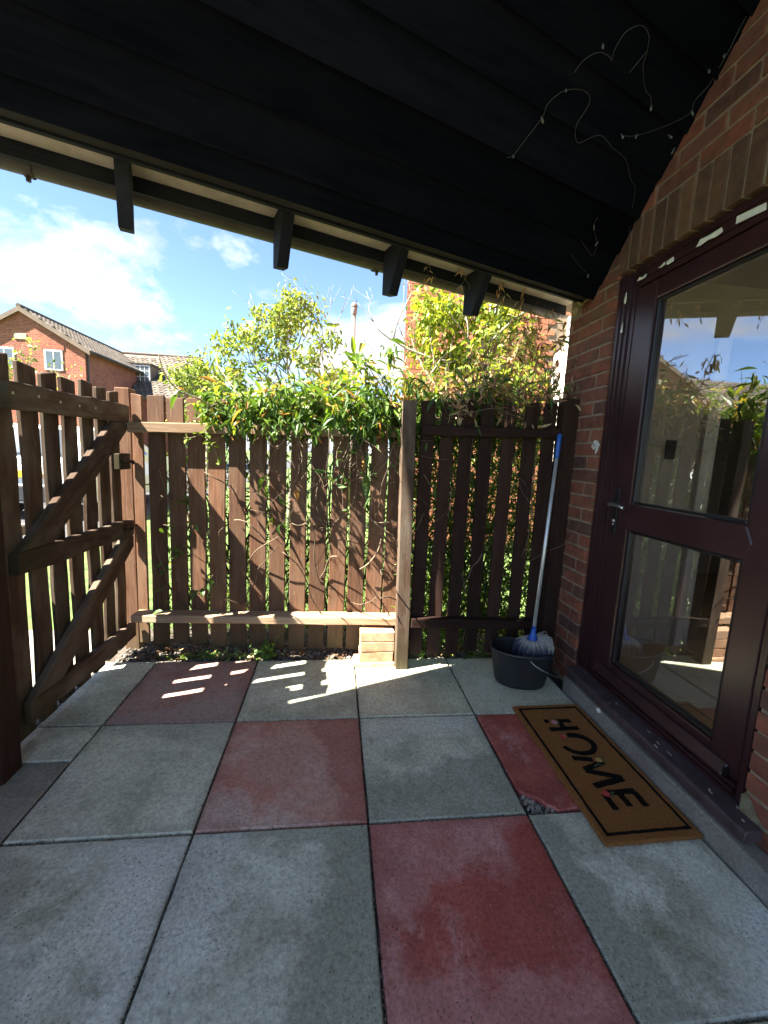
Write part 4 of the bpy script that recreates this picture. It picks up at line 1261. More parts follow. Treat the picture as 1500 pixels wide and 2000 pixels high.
def jag(a, b_, w, n=26, seed=0):
    r = random.Random(seed)
    d = Vector((b_[0]-a[0], b_[1]-a[1])); L_ = d.length; d /= L_; nn = Vector((-d.y, d.x))
    A = [Vector(a) + d * (L_ * k / n) + nn * (w + r.uniform(-.0014, .0014)) for k in range(n + 1)]
    B = [Vector(a) + d * (L_ * k / n) - nn * (w + r.uniform(-.0014, .0014)) for k in range(n, -1, -1)]
    return [(p.x, p.y) for p in A + B]
brd = None
for i in range(4):
    a, b_ = Vector(BI[i]), Vector(BI[(i+1) % 4])
    d = (b_ - a).normalized()
    if i % 2 == 0: a, b_ = a - d * bw, b_ + d * bw
    else: a, b_ = a + d * (bw + .0012), b_ - d * (bw + .0012)
    print_poly('border_line', jag(a, b_, bw, 30, i), M['matblack'])
def letter(strokes, w=.0125):
    bm = bmesh.new()
    for si, (a, b_) in enumerate(strokes):
        pts = jag(a, b_, w, 8, si)
        A = [bm.verts.new((x, y, PZ0)) for x, y in pts]
        B = [bm.verts.new((x, y, PZ1 + .0004 * si)) for x, y in pts]
        bm.faces.new(A[::-1]); bm.faces.new(B)
        for k in range(len(pts)): bm.faces.new((A[k], A[(k+1) % len(pts)], B[(k+1) % len(pts)], B[k]))
    return obj('letter', bm_mesh('letter', bm), M['matblack'], mat_t)
letter([((1.076, 1.815), (1.098, 1.815)), ((1.150, 1.814), (1.214, 1.812)), ((1.072, 1.752), (1.222, 1.756)), ((1.150, 1.803), (1.150, 1.763))])
ring = [(1.150 + .074 * cos(a), 1.643 + .060 * sin(a)) for a in [rad(q) for q in range(-170, 112, 16)]]
letter([(ring[i], ring[i+1]) for i in range(len(ring) - 1)], .0115)
letter([((1.075, 1.560), (1.160, 1.545)), ((1.195, 1.528), (1.088, 1.490)), ((1.088, 1.487), (1.224, 1.436)), ((1.222, 1.432), (1.076, 1.402))], .0130)
letter([((1.100, 1.366), (1.228, 1.370)), ((1.090, 1.360), (1.090, 1.288)), ((1.155, 1.360), (1.155, 1.300)), ((1.220, 1.362), (1.220, 1.296))], .0125)
def flower(x, y, r, mat, n=5, seed=0):
    q = random.Random(seed)
    bm = bmesh.new()
    for k in range(n):
        a0 = 2*pi*k/n + q.uniform(-.2, .2)
        cx, cy = x + r*.55*cos(a0), y + r*.55*sin(a0)
        pts = [(cx + r*.52*cos(t), cy + r*.52*sin(t)) for t in [2*pi*i/9 for i in range(9)]]
        A = [bm.verts.new((px, py, PZ0)) for px, py in pts]; B = [bm.verts.new((px, py, PZ1 + .0006 + .0003*k)) for px, py in pts]
        bm.faces.new(B); bm.faces.new(A[::-1])
        for i in range(9): bm.faces.new((A[i], A[(i+1) % 9], B[(i+1) % 9], B[i]))
    return obj('printed_flower', bm_mesh('printed_flower', bm), mat, mat_t)
flower(1.124, 1.806, .015, M['pinkprint'], 5, 1)
flower(1.112, 1.697, .015, M['redprint'], 5, 2)
flower(1.186, 1.540, .013, M['yelprint'], 5, 3)
flower(1.098, 1.362, .015, M['redprint'], 5, 4)
flower(1.120, 1.700, .007, M['pinkprint'], 5, 6)
for k, (x, y, a) in enumerate(((1.14, 1.795, .4), (1.135, 1.818, 2.2), (1.128, 1.69, 1.0), (1.15, 1.508, .3), (1.20, 1.522, 1.9), (1.17, 1.515, 2.7), (1.116, 1.35, .7), (1.125, 1.364, .1), (1.21, 1.55, 1.2))):
    pts = [(x + .012*cos(a), y + .012*sin(a)), (x - .004*sin(a), y + .004*cos(a)), (x - .012*cos(a), y - .012*sin(a)), (x + .004*sin(a), y - .004*cos(a))]
    print_poly('printed_leaf', pts, M['grnprint'], z1=PZ1 + .0022)

# little white cap lying on the step
cap = thing('bottle_cap', (1.385, 1.63, .089), 'small white plastic cap lying on the door step', 'cap')
cm = lathe('cap_shell', [(.001, .0), (.011, .0), (.0115, .012), (.010, .014), (.001, .0142)], 16)
obj('cap_shell', cm, M['paint_white'], cap, Matrix.Translation((1.3535, 1.700, .0995)) @ Euler((.5, .9, 0)).to_matrix().to_4x4())
cap.location = (1.3535, 1.70, .089)

# ================================================================== FAIRY LIGHTS ON THE CEILING
DOWN = Vector((0, 0, -0.022))
def cable(name, lists, bulbs, label):
    t = thing(name, Vector(lists[0][0]) + DOWN, label, 'lights')
    mb = MB()
    for pts in lists:
        pts = [Vector((min(p[0], 1.400), p[1], p[2])) + DOWN for p in pts]
        mb.tube(smooth_pts(pts, 5), .0011, 6)
    mb.build('cable', M['wire'], t, True)
    for b_ in bulbs:
        p = Vector((min(b_[0], 1.398), b_[1], b_[2])) + DOWN
        q = lathe('bulb', [(.0004, -.016), (.0034, -.014), (.005, -.009), (.005, -.002), (.0032, .003), (.003, .009), (.0004, .0095)], 10)
        obj('bulb', q, M['bulb'], t, Matrix.Translation(p) @ Euler((random.uniform(-.6, .6), random.uniform(-.6, .6), 0)).to_matrix().to_4x4())
    return t
cable('string_lights', [[(0.629, 1.746, 2.505), (0.654, 1.745, 2.514), (0.686, 1.713, 2.552), (0.726, 1.668, 2.602), (0.731, 1.641, 2.627), (0.774, 1.62, 2.658), (0.839, 1.624, 2.676), (0.887, 1.641, 2.677), (0.901, 1.666, 2.661), (0.883, 1.708, 2.619), (0.919, 1.751, 2.595), (0.969, 1.745, 2.616), (1.017, 1.748, 2.629), (1.096, 1.789, 2.62), (1.181, 1.829, 2.614), (1.252, 1.89, 2.586), (1.305, 1.927, 2.572), (1.347, 1.992, 2.53), (1.398, 2.071, 2.59), (1.40, 2.076, 2.51), (1.40, 2.07, 2.41), (1.402, 2.105, 2.34), (1.402, 2.106, 2.304)],
    [(0.793, 1.586, 2.693), (0.813, 1.565, 2.717), (0.859, 1.555, 2.74), (0.91, 1.569, 2.745), (0.923, 1.578, 2.742), (0.919, 1.555, 2.76), (0.936, 1.527, 2.789), (0.984, 1.521, 2.809), (1.03, 1.543, 2.806), (1.052, 1.576, 2.785), (1.064, 1.606, 2.764), (1.116, 1.656, 2.738), (1.156, 1.677, 2.734), (1.18, 1.702, 2.721)],
    [(1.051, 1.574, 2.786), (1.016, 1.611, 2.744)]],
    [(0.654, 1.745, 2.514), (0.728, 1.673, 2.6), (0.783, 1.617, 2.663), (0.866, 1.543, 2.753), (1.18, 1.702, 2.721)], 'loose pale cable of string lights looping across the black ceiling')
cable('string_lights', [[(1.445, 1.556, 2.929), (1.437, 1.586, 2.901), (1.404, 1.614, 2.867), (1.40, 1.665, 2.83), (1.392, 1.685, 2.803), (1.368, 1.714, 2.771), (1.38, 1.741, 2.752), (1.305, 1.759, 2.713), (1.178, 1.768, 2.664), (1.108, 1.759, 2.649)]],
    [(1.108, 1.759, 2.649), (1.178, 1.768, 2.664), (1.341, 1.792, 2.697), (1.398, 1.835, 2.679), (1.386, 1.74, 2.755), (1.358, 1.646, 2.825), (1.39, 1.618, 2.859)], 'string lights running up the corner of ceiling and brick wall')
cable('string_lights', [[(1.133, 2.114, 2.359), (1.199, 2.16, 2.341), (1.297, 2.222, 2.321)], [(1.149, 2.067, 2.404), (1.221, 2.116, 2.386), (1.266, 2.144, 2.377), (1.249, 2.094, 2.413), (1.185, 2.026, 2.45), (1.181, 1.996, 2.474)]],
    [(1.187, 2.028, 2.448), (1.251, 2.094, 2.414), (1.297, 2.222, 2.321)], 'short end of string lights hanging low beside the eaves beam')

# ================================================================== PLANTS
def branchy(mb, p, d, length, r, depth, rng, tips, spread=.55, up=.12, segs=4, tint=.6, shrink=.72, kids=(2, 3)):
    pts, rad_ = [Vector(p)], [r]
    dd = Vector(d).normalized()
    for k in range(segs):
        dd = (dd + Vector((rng.gauss(0, .16), rng.gauss(0, .16), rng.gauss(up, .12)))).normalized()
        pts.append(pts[-1] + dd * (length / segs))
        rad_.append(r * (1 - .38 * (k + 1) / segs))
    mb.tube(pts, rad_, 6 if r > .006 else 4, tint + rng.uniform(-.15, .15))
    tips += [(q, dd.copy(), depth) for q in pts[1:]]
    if depth <= 0: return
    for k in range(rng.randint(*kids)):
        a = pts[rng.randint(max(1, segs - 2), segs)] if k else pts[-1]
        nd = (dd + Vector((rng.gauss(0, spread), rng.gauss(0, spread), rng.gauss(0, spread * .6)))).normalized()
        branchy(mb, a, nd, length * shrink * rng.uniform(.75, 1.15), r * .60, depth - 1, rng, tips, spread, up, segs, tint, shrink, kids)

def tree(name, base, label, stems, leafmat, leaf_n, leaf_size, tmpl, seed, cluster=.05, tint_mu=.5, tint_sd=.25, singles=0, parent_cat='tree', minlev=1, limit=None, pitch=-.5, group=None):
    rng = random.Random(seed); nr = np.random.default_rng(seed)
    t = thing(name, base, label, parent_cat, group)
    mb, tips = MB(), []
    for (off, d, L_, r, dep, kw) in stems:
        branchy(mb, Vector(base) + Vector(off), d, L_, r, dep, rng, tips, **kw)
    mb.build('trunk', M['bark'], t, True, True)
    C = [q for q, dd, dep in tips if dep <= minlev]
    if limit: C = [q for q in C if limit(q)]
    C = np.array([tuple(q) for q in C])
    idx = nr.integers(0, len(C), leaf_n)
    P = C[idx] + nr.normal(0, cluster, (leaf_n, 3))
    S = leaf_size * nr.uniform(.6, 1.25, leaf_n)
    R = rot_mats(leaf_n, nr, pitch, .55, .8)
    # clumps share a tint so light and dark patches read
    ct = nr.normal(tint_mu, tint_sd * .7, len(C))
    T = np.clip(ct[idx] + nr.normal(0, tint_sd * .7, leaf_n), 0, 1)
    if singles:
        o_ = np.argsort(P[:, 1])[:singles]          # the ones nearest the fence
        msk = np.ones(leaf_n, bool); msk[o_] = False
        single_leaves(P[o_], S[o_], R[o_], T[o_], leafmat, t, tmpl)
        P, S, R, T = P[msk], S[msk], R[msk], T[msk]
    scatter_leaves('crown', P, S, R, T, leafmat, t, tmpl)
    return t

LT_MAPLE = leaf_template(.42, .08, .22, 2)
LT_LANCE = leaf_template(.25, .07, .30, 3)
LT_OVAL = leaf_template(.46, .10, .25, 2)
K = dict(spread=.50, up=.06)
tree('young_tree', (-0.80, 7.5, -0.06), 'airy young tree with pale green leaves against the sky', [
    ((0, 0, 0), (-.03, 0, 1), 1.95, .045, 0, dict(segs=6, up=.3)),
    ((-.06, 0, 1.70), (-.85, .0, .72), .82, .024, 4, dict(K)),
    ((-.02, .03, 1.80), (-.30, .1, 1), .95, .027, 4, dict(K)),
    ((.02, -.03, 1.80), (.22, -.1, 1), .92, .025, 4, dict(K)),
    ((.05, .0, 1.70), (.72, .1, .78), .85, .022, 4, dict(K)),
    ((.0, .1, 1.60), (.1, .6, .7), .70, .018, 3, dict(K)),
    ((-.1, .0, 1.50), (-1.0, -.1, .35), .80, .018, 3, dict(K)),
    ((.1, .0, 1.50), (1.0, -.1, .30), .65, .018, 3, dict(K)),
    ((.08, .0, 2.10), (.40, .05, 1.2), 1.05, .014, 2, dict(spread=.3, up=.12)),
    ((.12, .0, 2.10), (.10, .0, 1.2), 1.10, .014, 2, dict(spread=.3, up=.12)),
    ], M['treeleaf'], 3600, .108, LT_MAPLE, 4, .070, .42, .24, 120, limit=lambda q: (q.x + .98)**2 / 1.12**2 + (q.z - 2.40)**2 / 1.55**2 < 1 and q.z > 1.2)
K2 = dict(spread=.52, up=.06)
tree('yellow_green_shrub', (1.16, 4.3, -0.06), 'dense yellow green shrub in front of the orange brick house', [
    ((0, 0, 0), (.03, 0, 1), 1.7, .036, 0, dict(segs=6, up=.3)),
    ((.0, 0, 1.50), (-.55, 0, .9), .66, .020, 4, dict(K2)),
    ((.0, 0, 1.60), (-.22, -.1, 1), .78, .022, 4, dict(K2)),
    ((.03, 0, 1.60), (.25, .1, 1), .72, .020, 4, dict(K2)),
    ((.03, 0, 1.50), (.75, .0, .75), .62, .018, 4, dict(K2)),
    ((.0, -.05, 1.45), (.15, -.7, .6), .50, .014, 3, dict(K2)),
    ((-.02, .0, 1.40), (-.85, .0, .4), .52, .014, 3, dict(K2)),
    ], M['shrubleaf'], 3500, .086, LT_OVAL, 9, .07, .36, .22, 150, parent_cat='shrub', limit=lambda q: q.x > .80 and q.z < 3.0 and q.z > 1.4 and (q.x < 1.75 or q.z < 2.6))

# distant green bush by the wing house and leaves in front of the gable windows
tree('garden_bush', (-4.05, 13.5, -0.06), 'green bush in front of the far roof with the dormer', [
    ((0, 0, 0), (0, 0, 1), 2.0, .06, 0, dict(segs=4, up=.3)),
    ((0, 0, 1.7), (-.5, 0, 1), 1.0, .04, 3, dict(K)), ((0, 0, 1.7), (.4, 0, 1), 1.0, .04, 3, dict(K)), ((0, 0, 1.7), (.05, .2, 1), 1.0, .04, 3, dict(K)), ((0, 0, 1.4), (.9, 0, .4), .9, .04, 3, dict(K)), ((0, 0, 1.4), (-.9, 0, .4), .8, .04, 3, dict(K)),
    ], M['treeleaf'], 2600, .15, LT_OVAL, 21, .13, .36, .22, 0, parent_cat='bush', limit=lambda q: q.z < 3.75 and abs(q.x + 4.05) < .80)
for k, (bx, by, lim) in enumerate(((-6.45, 9.4, 3.25), (-5.35, 9.0, 2.80))):
    tree('slender_tree', (bx, by, -0.06), ('thin leafy sapling before the gable window nearest the fence post', 'thin leafy sapling before the white gable window by the gate')[k], [
        ((0, 0, 0), (0, 0, 1), lim - .9, .03, 0, dict(segs=4, up=.3)), ((0, 0, lim - 1.0), (-.3, 0, 1), .5, .014, 3, dict(K)), ((0, 0, lim - 1.0), (.3, .1, 1), .5, .014, 3, dict(K))],
        M['treeleaf'], 80, .10, LT_OVAL, 33 + k, .06, .5, .2, 0, limit=lambda q: q.z < lim, group='thin saplings beyond the gate')

# ---- climber along the top of the fence
climber = thing('climbing_plant', (0.0, 2.62, 0), 'leafy climbing plant sprawling along the top of the picket fence', 'climber')
nr = np.random.default_rng(5)
rc = random.Random(15)
def top_line(x):      # how high the climber stands at x
    xs = [-1.05, -.80, -.65, -.45, -.20, 0.0, .12, .30, .45, .60, .85, 1.10, 1.38]
    zs = [1.48, 1.56, 1.62, 1.70, 1.68, 1.74, 1.84, 1.82, 1.76, 1.76, 1.82, 1.84, 1.78]
    return float(np.interp(x, xs, zs))
mb = MB()
stem_pts = []
def wander(p, d, L_, r, n, drift, tint, keep=True):
    pts = [Vector(p)]; dd = Vector(d).normalized()
    for k in range(n):
        dd = (dd + Vector((rc.gauss(0, .22), rc.gauss(0, .16), rc.gauss(0, .22))) + Vector(drift) * .12).normalized()
        q = pts[-1] + dd * (L_ / n)
        q.x = max(q.x, -1.02)
        if q.z < 1.72 and abs(q.y - (fy(q.x) + .01)) < .022: q.y = fy(q.x) + (.035 if q.y > fy(q.x) + .01 else -.016)
        pts.append(q)
    mb.tube(smooth_pts(pts, 2), [r * (1 - .55 * i / (2*n)) for i in range(2*n + 1)], 5, tint)
    if keep: stem_pts.extend(pts)
    return pts
front_pts = []
# woody runners along the top rail
for k in range(34):
    x = rc.uniform(-.75, 1.25)
    wander((x, fy(x) + rc.uniform(-.10, .12), rc.uniform(1.42, 1.62)), (rc.choice((-1, 1)), rc.uniform(-.3, .3), rc.uniform(-.1, .3)), rc.uniform(.3, .8), rc.uniform(.003, .006), 9, (0, 0, .1), rc.uniform(.2, .9))
# upright shoots
for k in range(150):
    x = rc.uniform(-.85, 1.36)
    h = top_line(x) - 1.45
    wander((x, fy(x) + rc.uniform(-.06, .22), 1.45), (rc.uniform(-.6, .6), rc.uniform(-.25, .3), 1), h * rc.uniform(.5, 1.5), rc.uniform(.0016, .003), 7, (0, 0, .1), rc.uniform(.2, .7))
# stems hanging over the front of the pickets
for k in range(34):
    x = rc.uniform(-.55, 1.15) if k % 3 else rc.uniform(.05, .50)
    wander((x, fy(x) - .055 - rc.uniform(0, .03), rc.uniform(1.36, 1.50)), (rc.uniform(-.8, .8), rc.uniform(-.25, .0), -1), rc.uniform(.10, .42), rc.uniform(.0014, .0032), 8, (0, -.05, -.1), rc.uniform(.2, .7), False)
for k in range(34):
    x = rc.gauss(.16, .22) if k % 3 else rc.uniform(-.6, .45)
    x = max(-.65, min(.47, x))
    pts = wander((x, fy(x) - .05 - rc.uniform(0, .05), rc.uniform(1.20, 1.50)), (rc.uniform(-1, 1), rc.uniform(-.3, .05), -.9), rc.uniform(.15, .62), rc.uniform(.0011, .0026), 10, (0, -.02, -.05), rc.uniform(.15, .6), False)
    front_pts.extend(pts[2:])
# loops and long stems climbing past the pickets
for pts, r in (([(-.42, 2.585, 1.44), (-.40, 2.56, 1.36), (-.37, 2.555, 1.325), (-.33, 2.56, 1.34), (-.30, 2.58, 1.40), (-.33, 2.59, 1.44)], .0034),
               ([(-.62, 2.655, .86), (-.58, 2.63, .865), (-.53, 2.62, .85), (-.49, 2.625, .81), (-.47, 2.66, .78)], .0040),
               ([(-.28, 2.63, .86), (-.22, 2.605, .845), (-.15, 2.60, .875), (-.12, 2.63, .90)], .0036),
               ([(.385, 2.555, .80), (.28, 2.55, .86), (.20, 2.545, .93), (.26, 2.55, .885), (.42, 2.55, .90)], .0040),
               ([(.30, 2.55, .80), (.275, 2.545, .70), (.22, 2.55, .62), (.17, 2.565, .58)], .0045),
               ([(.02, 2.575, 1.10), (.16, 2.57, 1.16), (.30, 2.56, 1.13), (.44, 2.55, 1.16)], .0022),
               ([(.12, 2.60, .35), (.18, 2.57, .345), (.25, 2.565, .37), (.29, 2.58, .40)], .0022),
               ([(.60, 2.575, 1.25), (.72, 2.56, 1.18), (.86, 2.565, 1.14), (.93, 2.56, 1.12)], .0024),
               ([(.10, 2.56, 1.42), (.15, 2.55, 1.32), (.20, 2.55, 1.22), (.26, 2.555, 1.17)], .0042)):
    mb.tube(smooth_pts(pts, 5), r, 6, .48)
# dark stems behind the pickets
for k in range(150):
    x = rc.uniform(-1.0, 1.3)
    wander((x, fy(x) + rc.uniform(.05, .22), rc.uniform(0, .5)), (rc.uniform(-.4, .4), 0, 1), rc.uniform(.6, 1.4), rc.uniform(.003, .009), 9, (0, 0, .2), rc.uniform(.0, .5), False)
tag(mb.build('stems', M['stem'], climber, True, True), kind='stuff')
SP = np.array([tuple(p) for p in stem_pts])
n = 5600
P = SP[nr.integers(0, len(SP), n)] + nr.normal(0, .032, (n, 3))
ok = (P[:, 2] > 1.40) & (P[:, 0] > -1.08) & (P[:, 0] < 1.39) & (P[:, 2] < np.array([top_line(x) + .11 for x in P[:, 0]])) & (P[:, 1] > 2.40)
ok &= ~((P[:, 0] > .42) & (nr.random(n) < np.interp(P[:, 0], [.42, .7, 1.0], [.0, .15, .40])))
ok &= ~((np.abs(P[:, 1] - 2.6) < .035) & (P[:, 2] < 1.50) & (P[:, 0] < -.6))
P = P[ok]; n = len(P)
S = .070 * np.exp(nr.normal(0, .36, n))
R = rot_mats(n, nr, -.25, .55, .6)
T = np.clip(nr.normal(.46, .26, n) + .6 * (P[:, 2] - 1.60) - .10 * (P[:, 0] > .5), 0, .95)  # bright tops and shaded underside of the climber put into the tint
T[nr.random(n) < .02] = 1.0
cl = np.concatenate([np.stack([nr.normal(.38, .30, 40), nr.normal(2.46, .05, 40), nr.normal(1.57, .10, 40)], 1), np.stack([nr.uniform(-.60, .30, 26), nr.normal(2.51, .045, 26), nr.normal(1.51, .05, 26)], 1)])
cl = cl[(cl[:, 1] > 2.36) & (cl[:, 2] > 1.36) & (cl[:, 0] < 1.1)]
PF = cl[nr.integers(0, len(cl), 760)] + nr.normal(0, .034, (760, 3))
FP = np.array([tuple(p) for p in front_pts]); FP = FP[nr.integers(0, len(FP), 60)] + nr.normal(0, .010, (60, 3))
PF = np.concatenate([PF, FP]); nf = len(PF)
P = np.concatenate([P, PF]); n = len(P)
S = np.concatenate([S, .070 * np.exp(nr.normal(0, .32, nf))]); R = np.concatenate([R, rot_mats(nf, nr, -.6, .5, .7)])
T = np.concatenate([T, np.clip(nr.normal(.22, .20, nf), 0, .93)]); T[nr.random(n) < .05] = 1.0  # front leaves tinted dark, their shade is put into the colour
order = np.argsort(P[:, 1] - .6 * P[:, 2] )[:300]
msk = np.ones(n, bool); msk[order] = False
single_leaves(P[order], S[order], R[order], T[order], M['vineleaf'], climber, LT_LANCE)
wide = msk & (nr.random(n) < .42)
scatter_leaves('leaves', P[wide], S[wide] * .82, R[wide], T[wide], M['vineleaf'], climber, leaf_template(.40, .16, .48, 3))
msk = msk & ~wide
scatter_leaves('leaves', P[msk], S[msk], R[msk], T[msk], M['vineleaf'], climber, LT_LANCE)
# sparse leaves among stems behind the pickets
n = 5600
X = nr.uniform(-1.15, 1.36, n); Y = np.array([fy(x) for x in X]) + .05 + np.abs(nr.normal(.0, .16, n)); Z = nr.uniform(.05, 1.45, n)
keep = nr.random(n) < np.where(X > .4, .95, .92)
P = np.stack([X, Y, Z], 1)[keep]; n = len(P)
scatter_leaves('leaves', P, .06 * nr.uniform(.6, 1.3, n), rot_mats(n, nr, -.3, .6, .7), np.clip(nr.normal(.40, .22, n), 0, .93), M['vineleaf'], climber, LT_LANCE)

n = 6500
X = nr.uniform(.42, 1.39, n); Y = 2.50 + np.abs(nr.normal(.0, .20, n)); Z = nr.uniform(.0, 1.5, n)
scatter_leaves('leaves', np.stack([X, Y, Z], 1), .065 * nr.uniform(.6, 1.3, n), rot_mats(n, nr, -.3, .6, .7), np.clip(nr.normal(.35, .25, n), 0, .93), M['vineleaf'], climber, LT_LANCE)
# a sprig pushing through the first pickets
sprig = thing('leafy_sprig', (-0.98, 2.66, .30), 'small leafy sprig growing through the fence near the gate', 'plant')
mb = MB(); pp = []
for pts in ([(-1.06, 2.70, .25), (-1.02, 2.63, .45), (-1.00, 2.625, .62), (-.96, 2.62, .70)], [(-1.00, 2.625, .62), (-.95, 2.61, .66), (-.90, 2.62, .72), (-.86, 2.62, .80), (-.84, 2.64, .90)], [(-1.05, 2.65, 1.0), (-.98, 2.62, .97), (-.93, 2.62, 1.01)], [(-1.05, 2.66, .82), (-.98, 2.63, .82), (-.90, 2.63, .84)], [(-.84, 2.64, .40), (-.79, 2.615, .44), (-.74, 2.61, .52)]):
    q = smooth_pts(pts, 5); mb = MB(); mb.tube(q, .0016, 5, .4); pp += q
    mb.build('stem', M['stem'], sprig, True, True)
ns = 40
SPp = np.array([tuple(p) for p in pp])[nr.integers(0, len(pp), ns)] + nr.normal(0, .012, (ns, 3)); SPp[:, 1] = np.minimum(SPp[:, 1], 2.62)
single_leaves(SPp, .062 * nr.uniform(.6, 1.2, ns), rot_mats(ns, nr, -.3, .5, .5), np.clip(nr.normal(.25, .18, ns), 0, .9), M['vineleaf'], sprig, leaf_template(.5, .08, .2, 2))

# upper leaves hanging in front of the top rail near the gate
sprig2 = thing('leafy_sprig', (-0.82, 2.60, 1.25), 'fresh green sprig dangling below the top rail at left', 'plant')
mb = MB(); pp = []
for pts in ([(-.72, 2.60, 1.45), (-.76, 2.57, 1.40), (-.82, 2.56, 1.36), (-.88, 2.56, 1.35)], [(-.76, 2.57, 1.40), (-.74, 2.56, 1.33), (-.70, 2.56, 1.27), (-.69, 2.57, 1.20)]):
    q = smooth_pts(pts, 5); mb = MB(); mb.tube(q, .0016, 5, .6); pp += q
    mb.build('stem', M['stem'], sprig2, True, True)
ns = 22
SPp = np.array([tuple(p) for p in pp])[nr.integers(0, len(pp), ns)] + nr.normal(0, .010, (ns, 3))
single_leaves(SPp, .060 * nr.uniform(.6, 1.2, ns), rot_mats(ns, nr, -.2, .5, .5), np.clip(nr.normal(.62, .15, ns), 0, .9), M['vineleaf'], sprig2, leaf_template(.42, .08, .2, 2))

# ---- withered climber in the corner by the wall and under the gutter
dead = thing('withered_climber', (1.2, 2.75, 1.5), 'withered brown climber tangled in the corner by the brick wall', 'climber')
mb = MB(); stem_pts = []
def wander2(p, d, L_, r, n, tint):
    pts = [Vector(p)]; dd = Vector(d).normalized()
    for k in range(n):
        dd = (dd + Vector((rc.gauss(0, .30), rc.gauss(0, .18), rc.gauss(0, .28)))).normalized()
        q = pts[-1] + dd * (L_ / n)
        q.x = min(q.x, 1.40); pts.append(q)
    mb.tube(smooth_pts(pts, 2), r, 4, tint); stem_pts.extend(pts)
for k in range(85):
    x = rc.uniform(.50, 1.38)
    wander2((x, 2.52 + rc.uniform(-.12, .28), rc.uniform(1.50, 1.72)), (rc.uniform(-.6, .8), rc.uniform(-.2, .2), rc.uniform(.3, 1.2)), rc.uniform(.2, .55) * (.35 + .75 * max(0, min(1, (x - .6) / .6))), rc.uniform(.0014, .003), 8, rc.uniform(.1, .8))
for k in range(24):
    x = rc.uniform(1.12, 1.36)
    wander2((x, 2.66 + rc.uniform(-.1, .15), rc.uniform(2.0, 2.24)), (rc.uniform(-.9, .3), rc.uniform(-.3, .3), rc.uniform(-.9, .4)), rc.uniform(.12, .35), rc.uniform(.0012, .0026), 7, rc.uniform(.1, .7))
for k in range(12):    # coil at the wall face
    a = rc.uniform(0, 6.28)
    pts = [Vector((1.385 + .012 * rc.uniform(-1, 1), 2.40 + .05 * cos(a + t) * rc.uniform(.7, 1.1), 1.745 + .035 * sin(a + t) * rc.uniform(.7, 1.1))) for t in (0, 1, 2, 3, 4)]
    mb.tube(smooth_pts(pts, 3), .0014, 4, .35)
tag(mb.build('stems', M['stem'], dead, True, True), kind='stuff')
SP = np.array([tuple(p) for p in stem_pts])
n = 2300
P = SP[nr.integers(0, len(SP), n)] + nr.normal(0, .022, (n, 3)); P[:, 0] = np.minimum(P[:, 0], 1.40)
P = P[P[:, 2] < 2.24]; n = len(P)
S = .062 * nr.uniform(.5, 1.2, n); R = rot_mats(n, nr, -.5, .7, .9); T = np.clip(nr.normal(.5, .24, n), 0, .93); T[nr.random(n) < .28] = 1.0
o_ = np.argsort(P[:, 1])[:200]; msk = np.ones(n, bool); msk[o_] = False
single_leaves(P[o_], S[o_], R[o_], T[o_], M['deadleaf'], dead, LT_LANCE)
scatter_leaves('leaves', P[msk], S[msk], R[msk], T[msk], M['deadleaf'], dead, LT_LANCE)
# dry tendrils hanging from the soffit
tend = thing('dry_tendril', ev(.9, .12, 2.28), 'dry tendrils with curled leaves hanging from the soffit', 'tendril')
mb = MB(); tp = []
for s, o_ in ((.86, .10), (.78, .15), (.98, .17), (.55, .12), (.48, .16), (.40, .10), (.33, .15), (.92, .21)):
    p = ev(s, o_, 2.300)
    pts = [p]
    for k in range(5): pts.append(pts[-1] + Vector((rc.gauss(0, .012), rc.gauss(0, .012), -rc.uniform(.012, .034))))
    q = smooth_pts(pts, 3); mb = MB(); mb.tube(q, .0011, 4, .5); tp += q
    mb.build('stem', M['stem'], tend, True, True)
ns = 46
P = np.array([tuple(p) for p in tp])[nr.integers(0, len(tp), ns)] + nr.normal(0, .006, (ns, 3))
single_leaves(P, .045 * nr.uniform(.5, 1.1, ns), rot_mats(ns, nr, -.9, .5, .9), np.clip(nr.normal(.72, .18, ns), 0, .93), M['deadleaf'], tend, LT_LANCE)

# ---- weed in the slab joint
weed = thing('weed', (-0.40, 2.545, -.02), 'small bushy green weed growing at the slab edge', 'weed')
mb = MB(); wp = []
for k in range(16):
    a = rc.uniform(0, 2*pi); L_ = rc.uniform(.05, .15)
    pts = [Vector((-.405, 2.540, -.02))]
    d = Vector((cos(a)*.55, sin(a)*.35 - .05, 1))
    for q in range(4):
        d = (d + Vector((rc.gauss(0, .25), rc.gauss(0, .2), 0))).normalized(); pts.append(pts[-1] + d * L_ / 4)
    mb.tube(pts, .0012, 4, .4); wp += pts[2:]
tag(mb.build('stems', M['weedleaf'], weed, True, True), kind='stuff')
ns = 130
P = np.array([tuple(p) for p in wp])[nr.integers(0, len(wp), ns)] + nr.normal(0, .012, (ns, 3)); P[:, 2] = np.maximum(P[:, 2], .004)
single_leaves(P, .030 * nr.uniform(.6, 1.3, ns), rot_mats(ns, nr, .0, .5, .5), np.clip(nr.normal(.45, .3, ns), 0, 1), M['weedleaf'], weed, leaf_template(.75, .06, .15, 2))
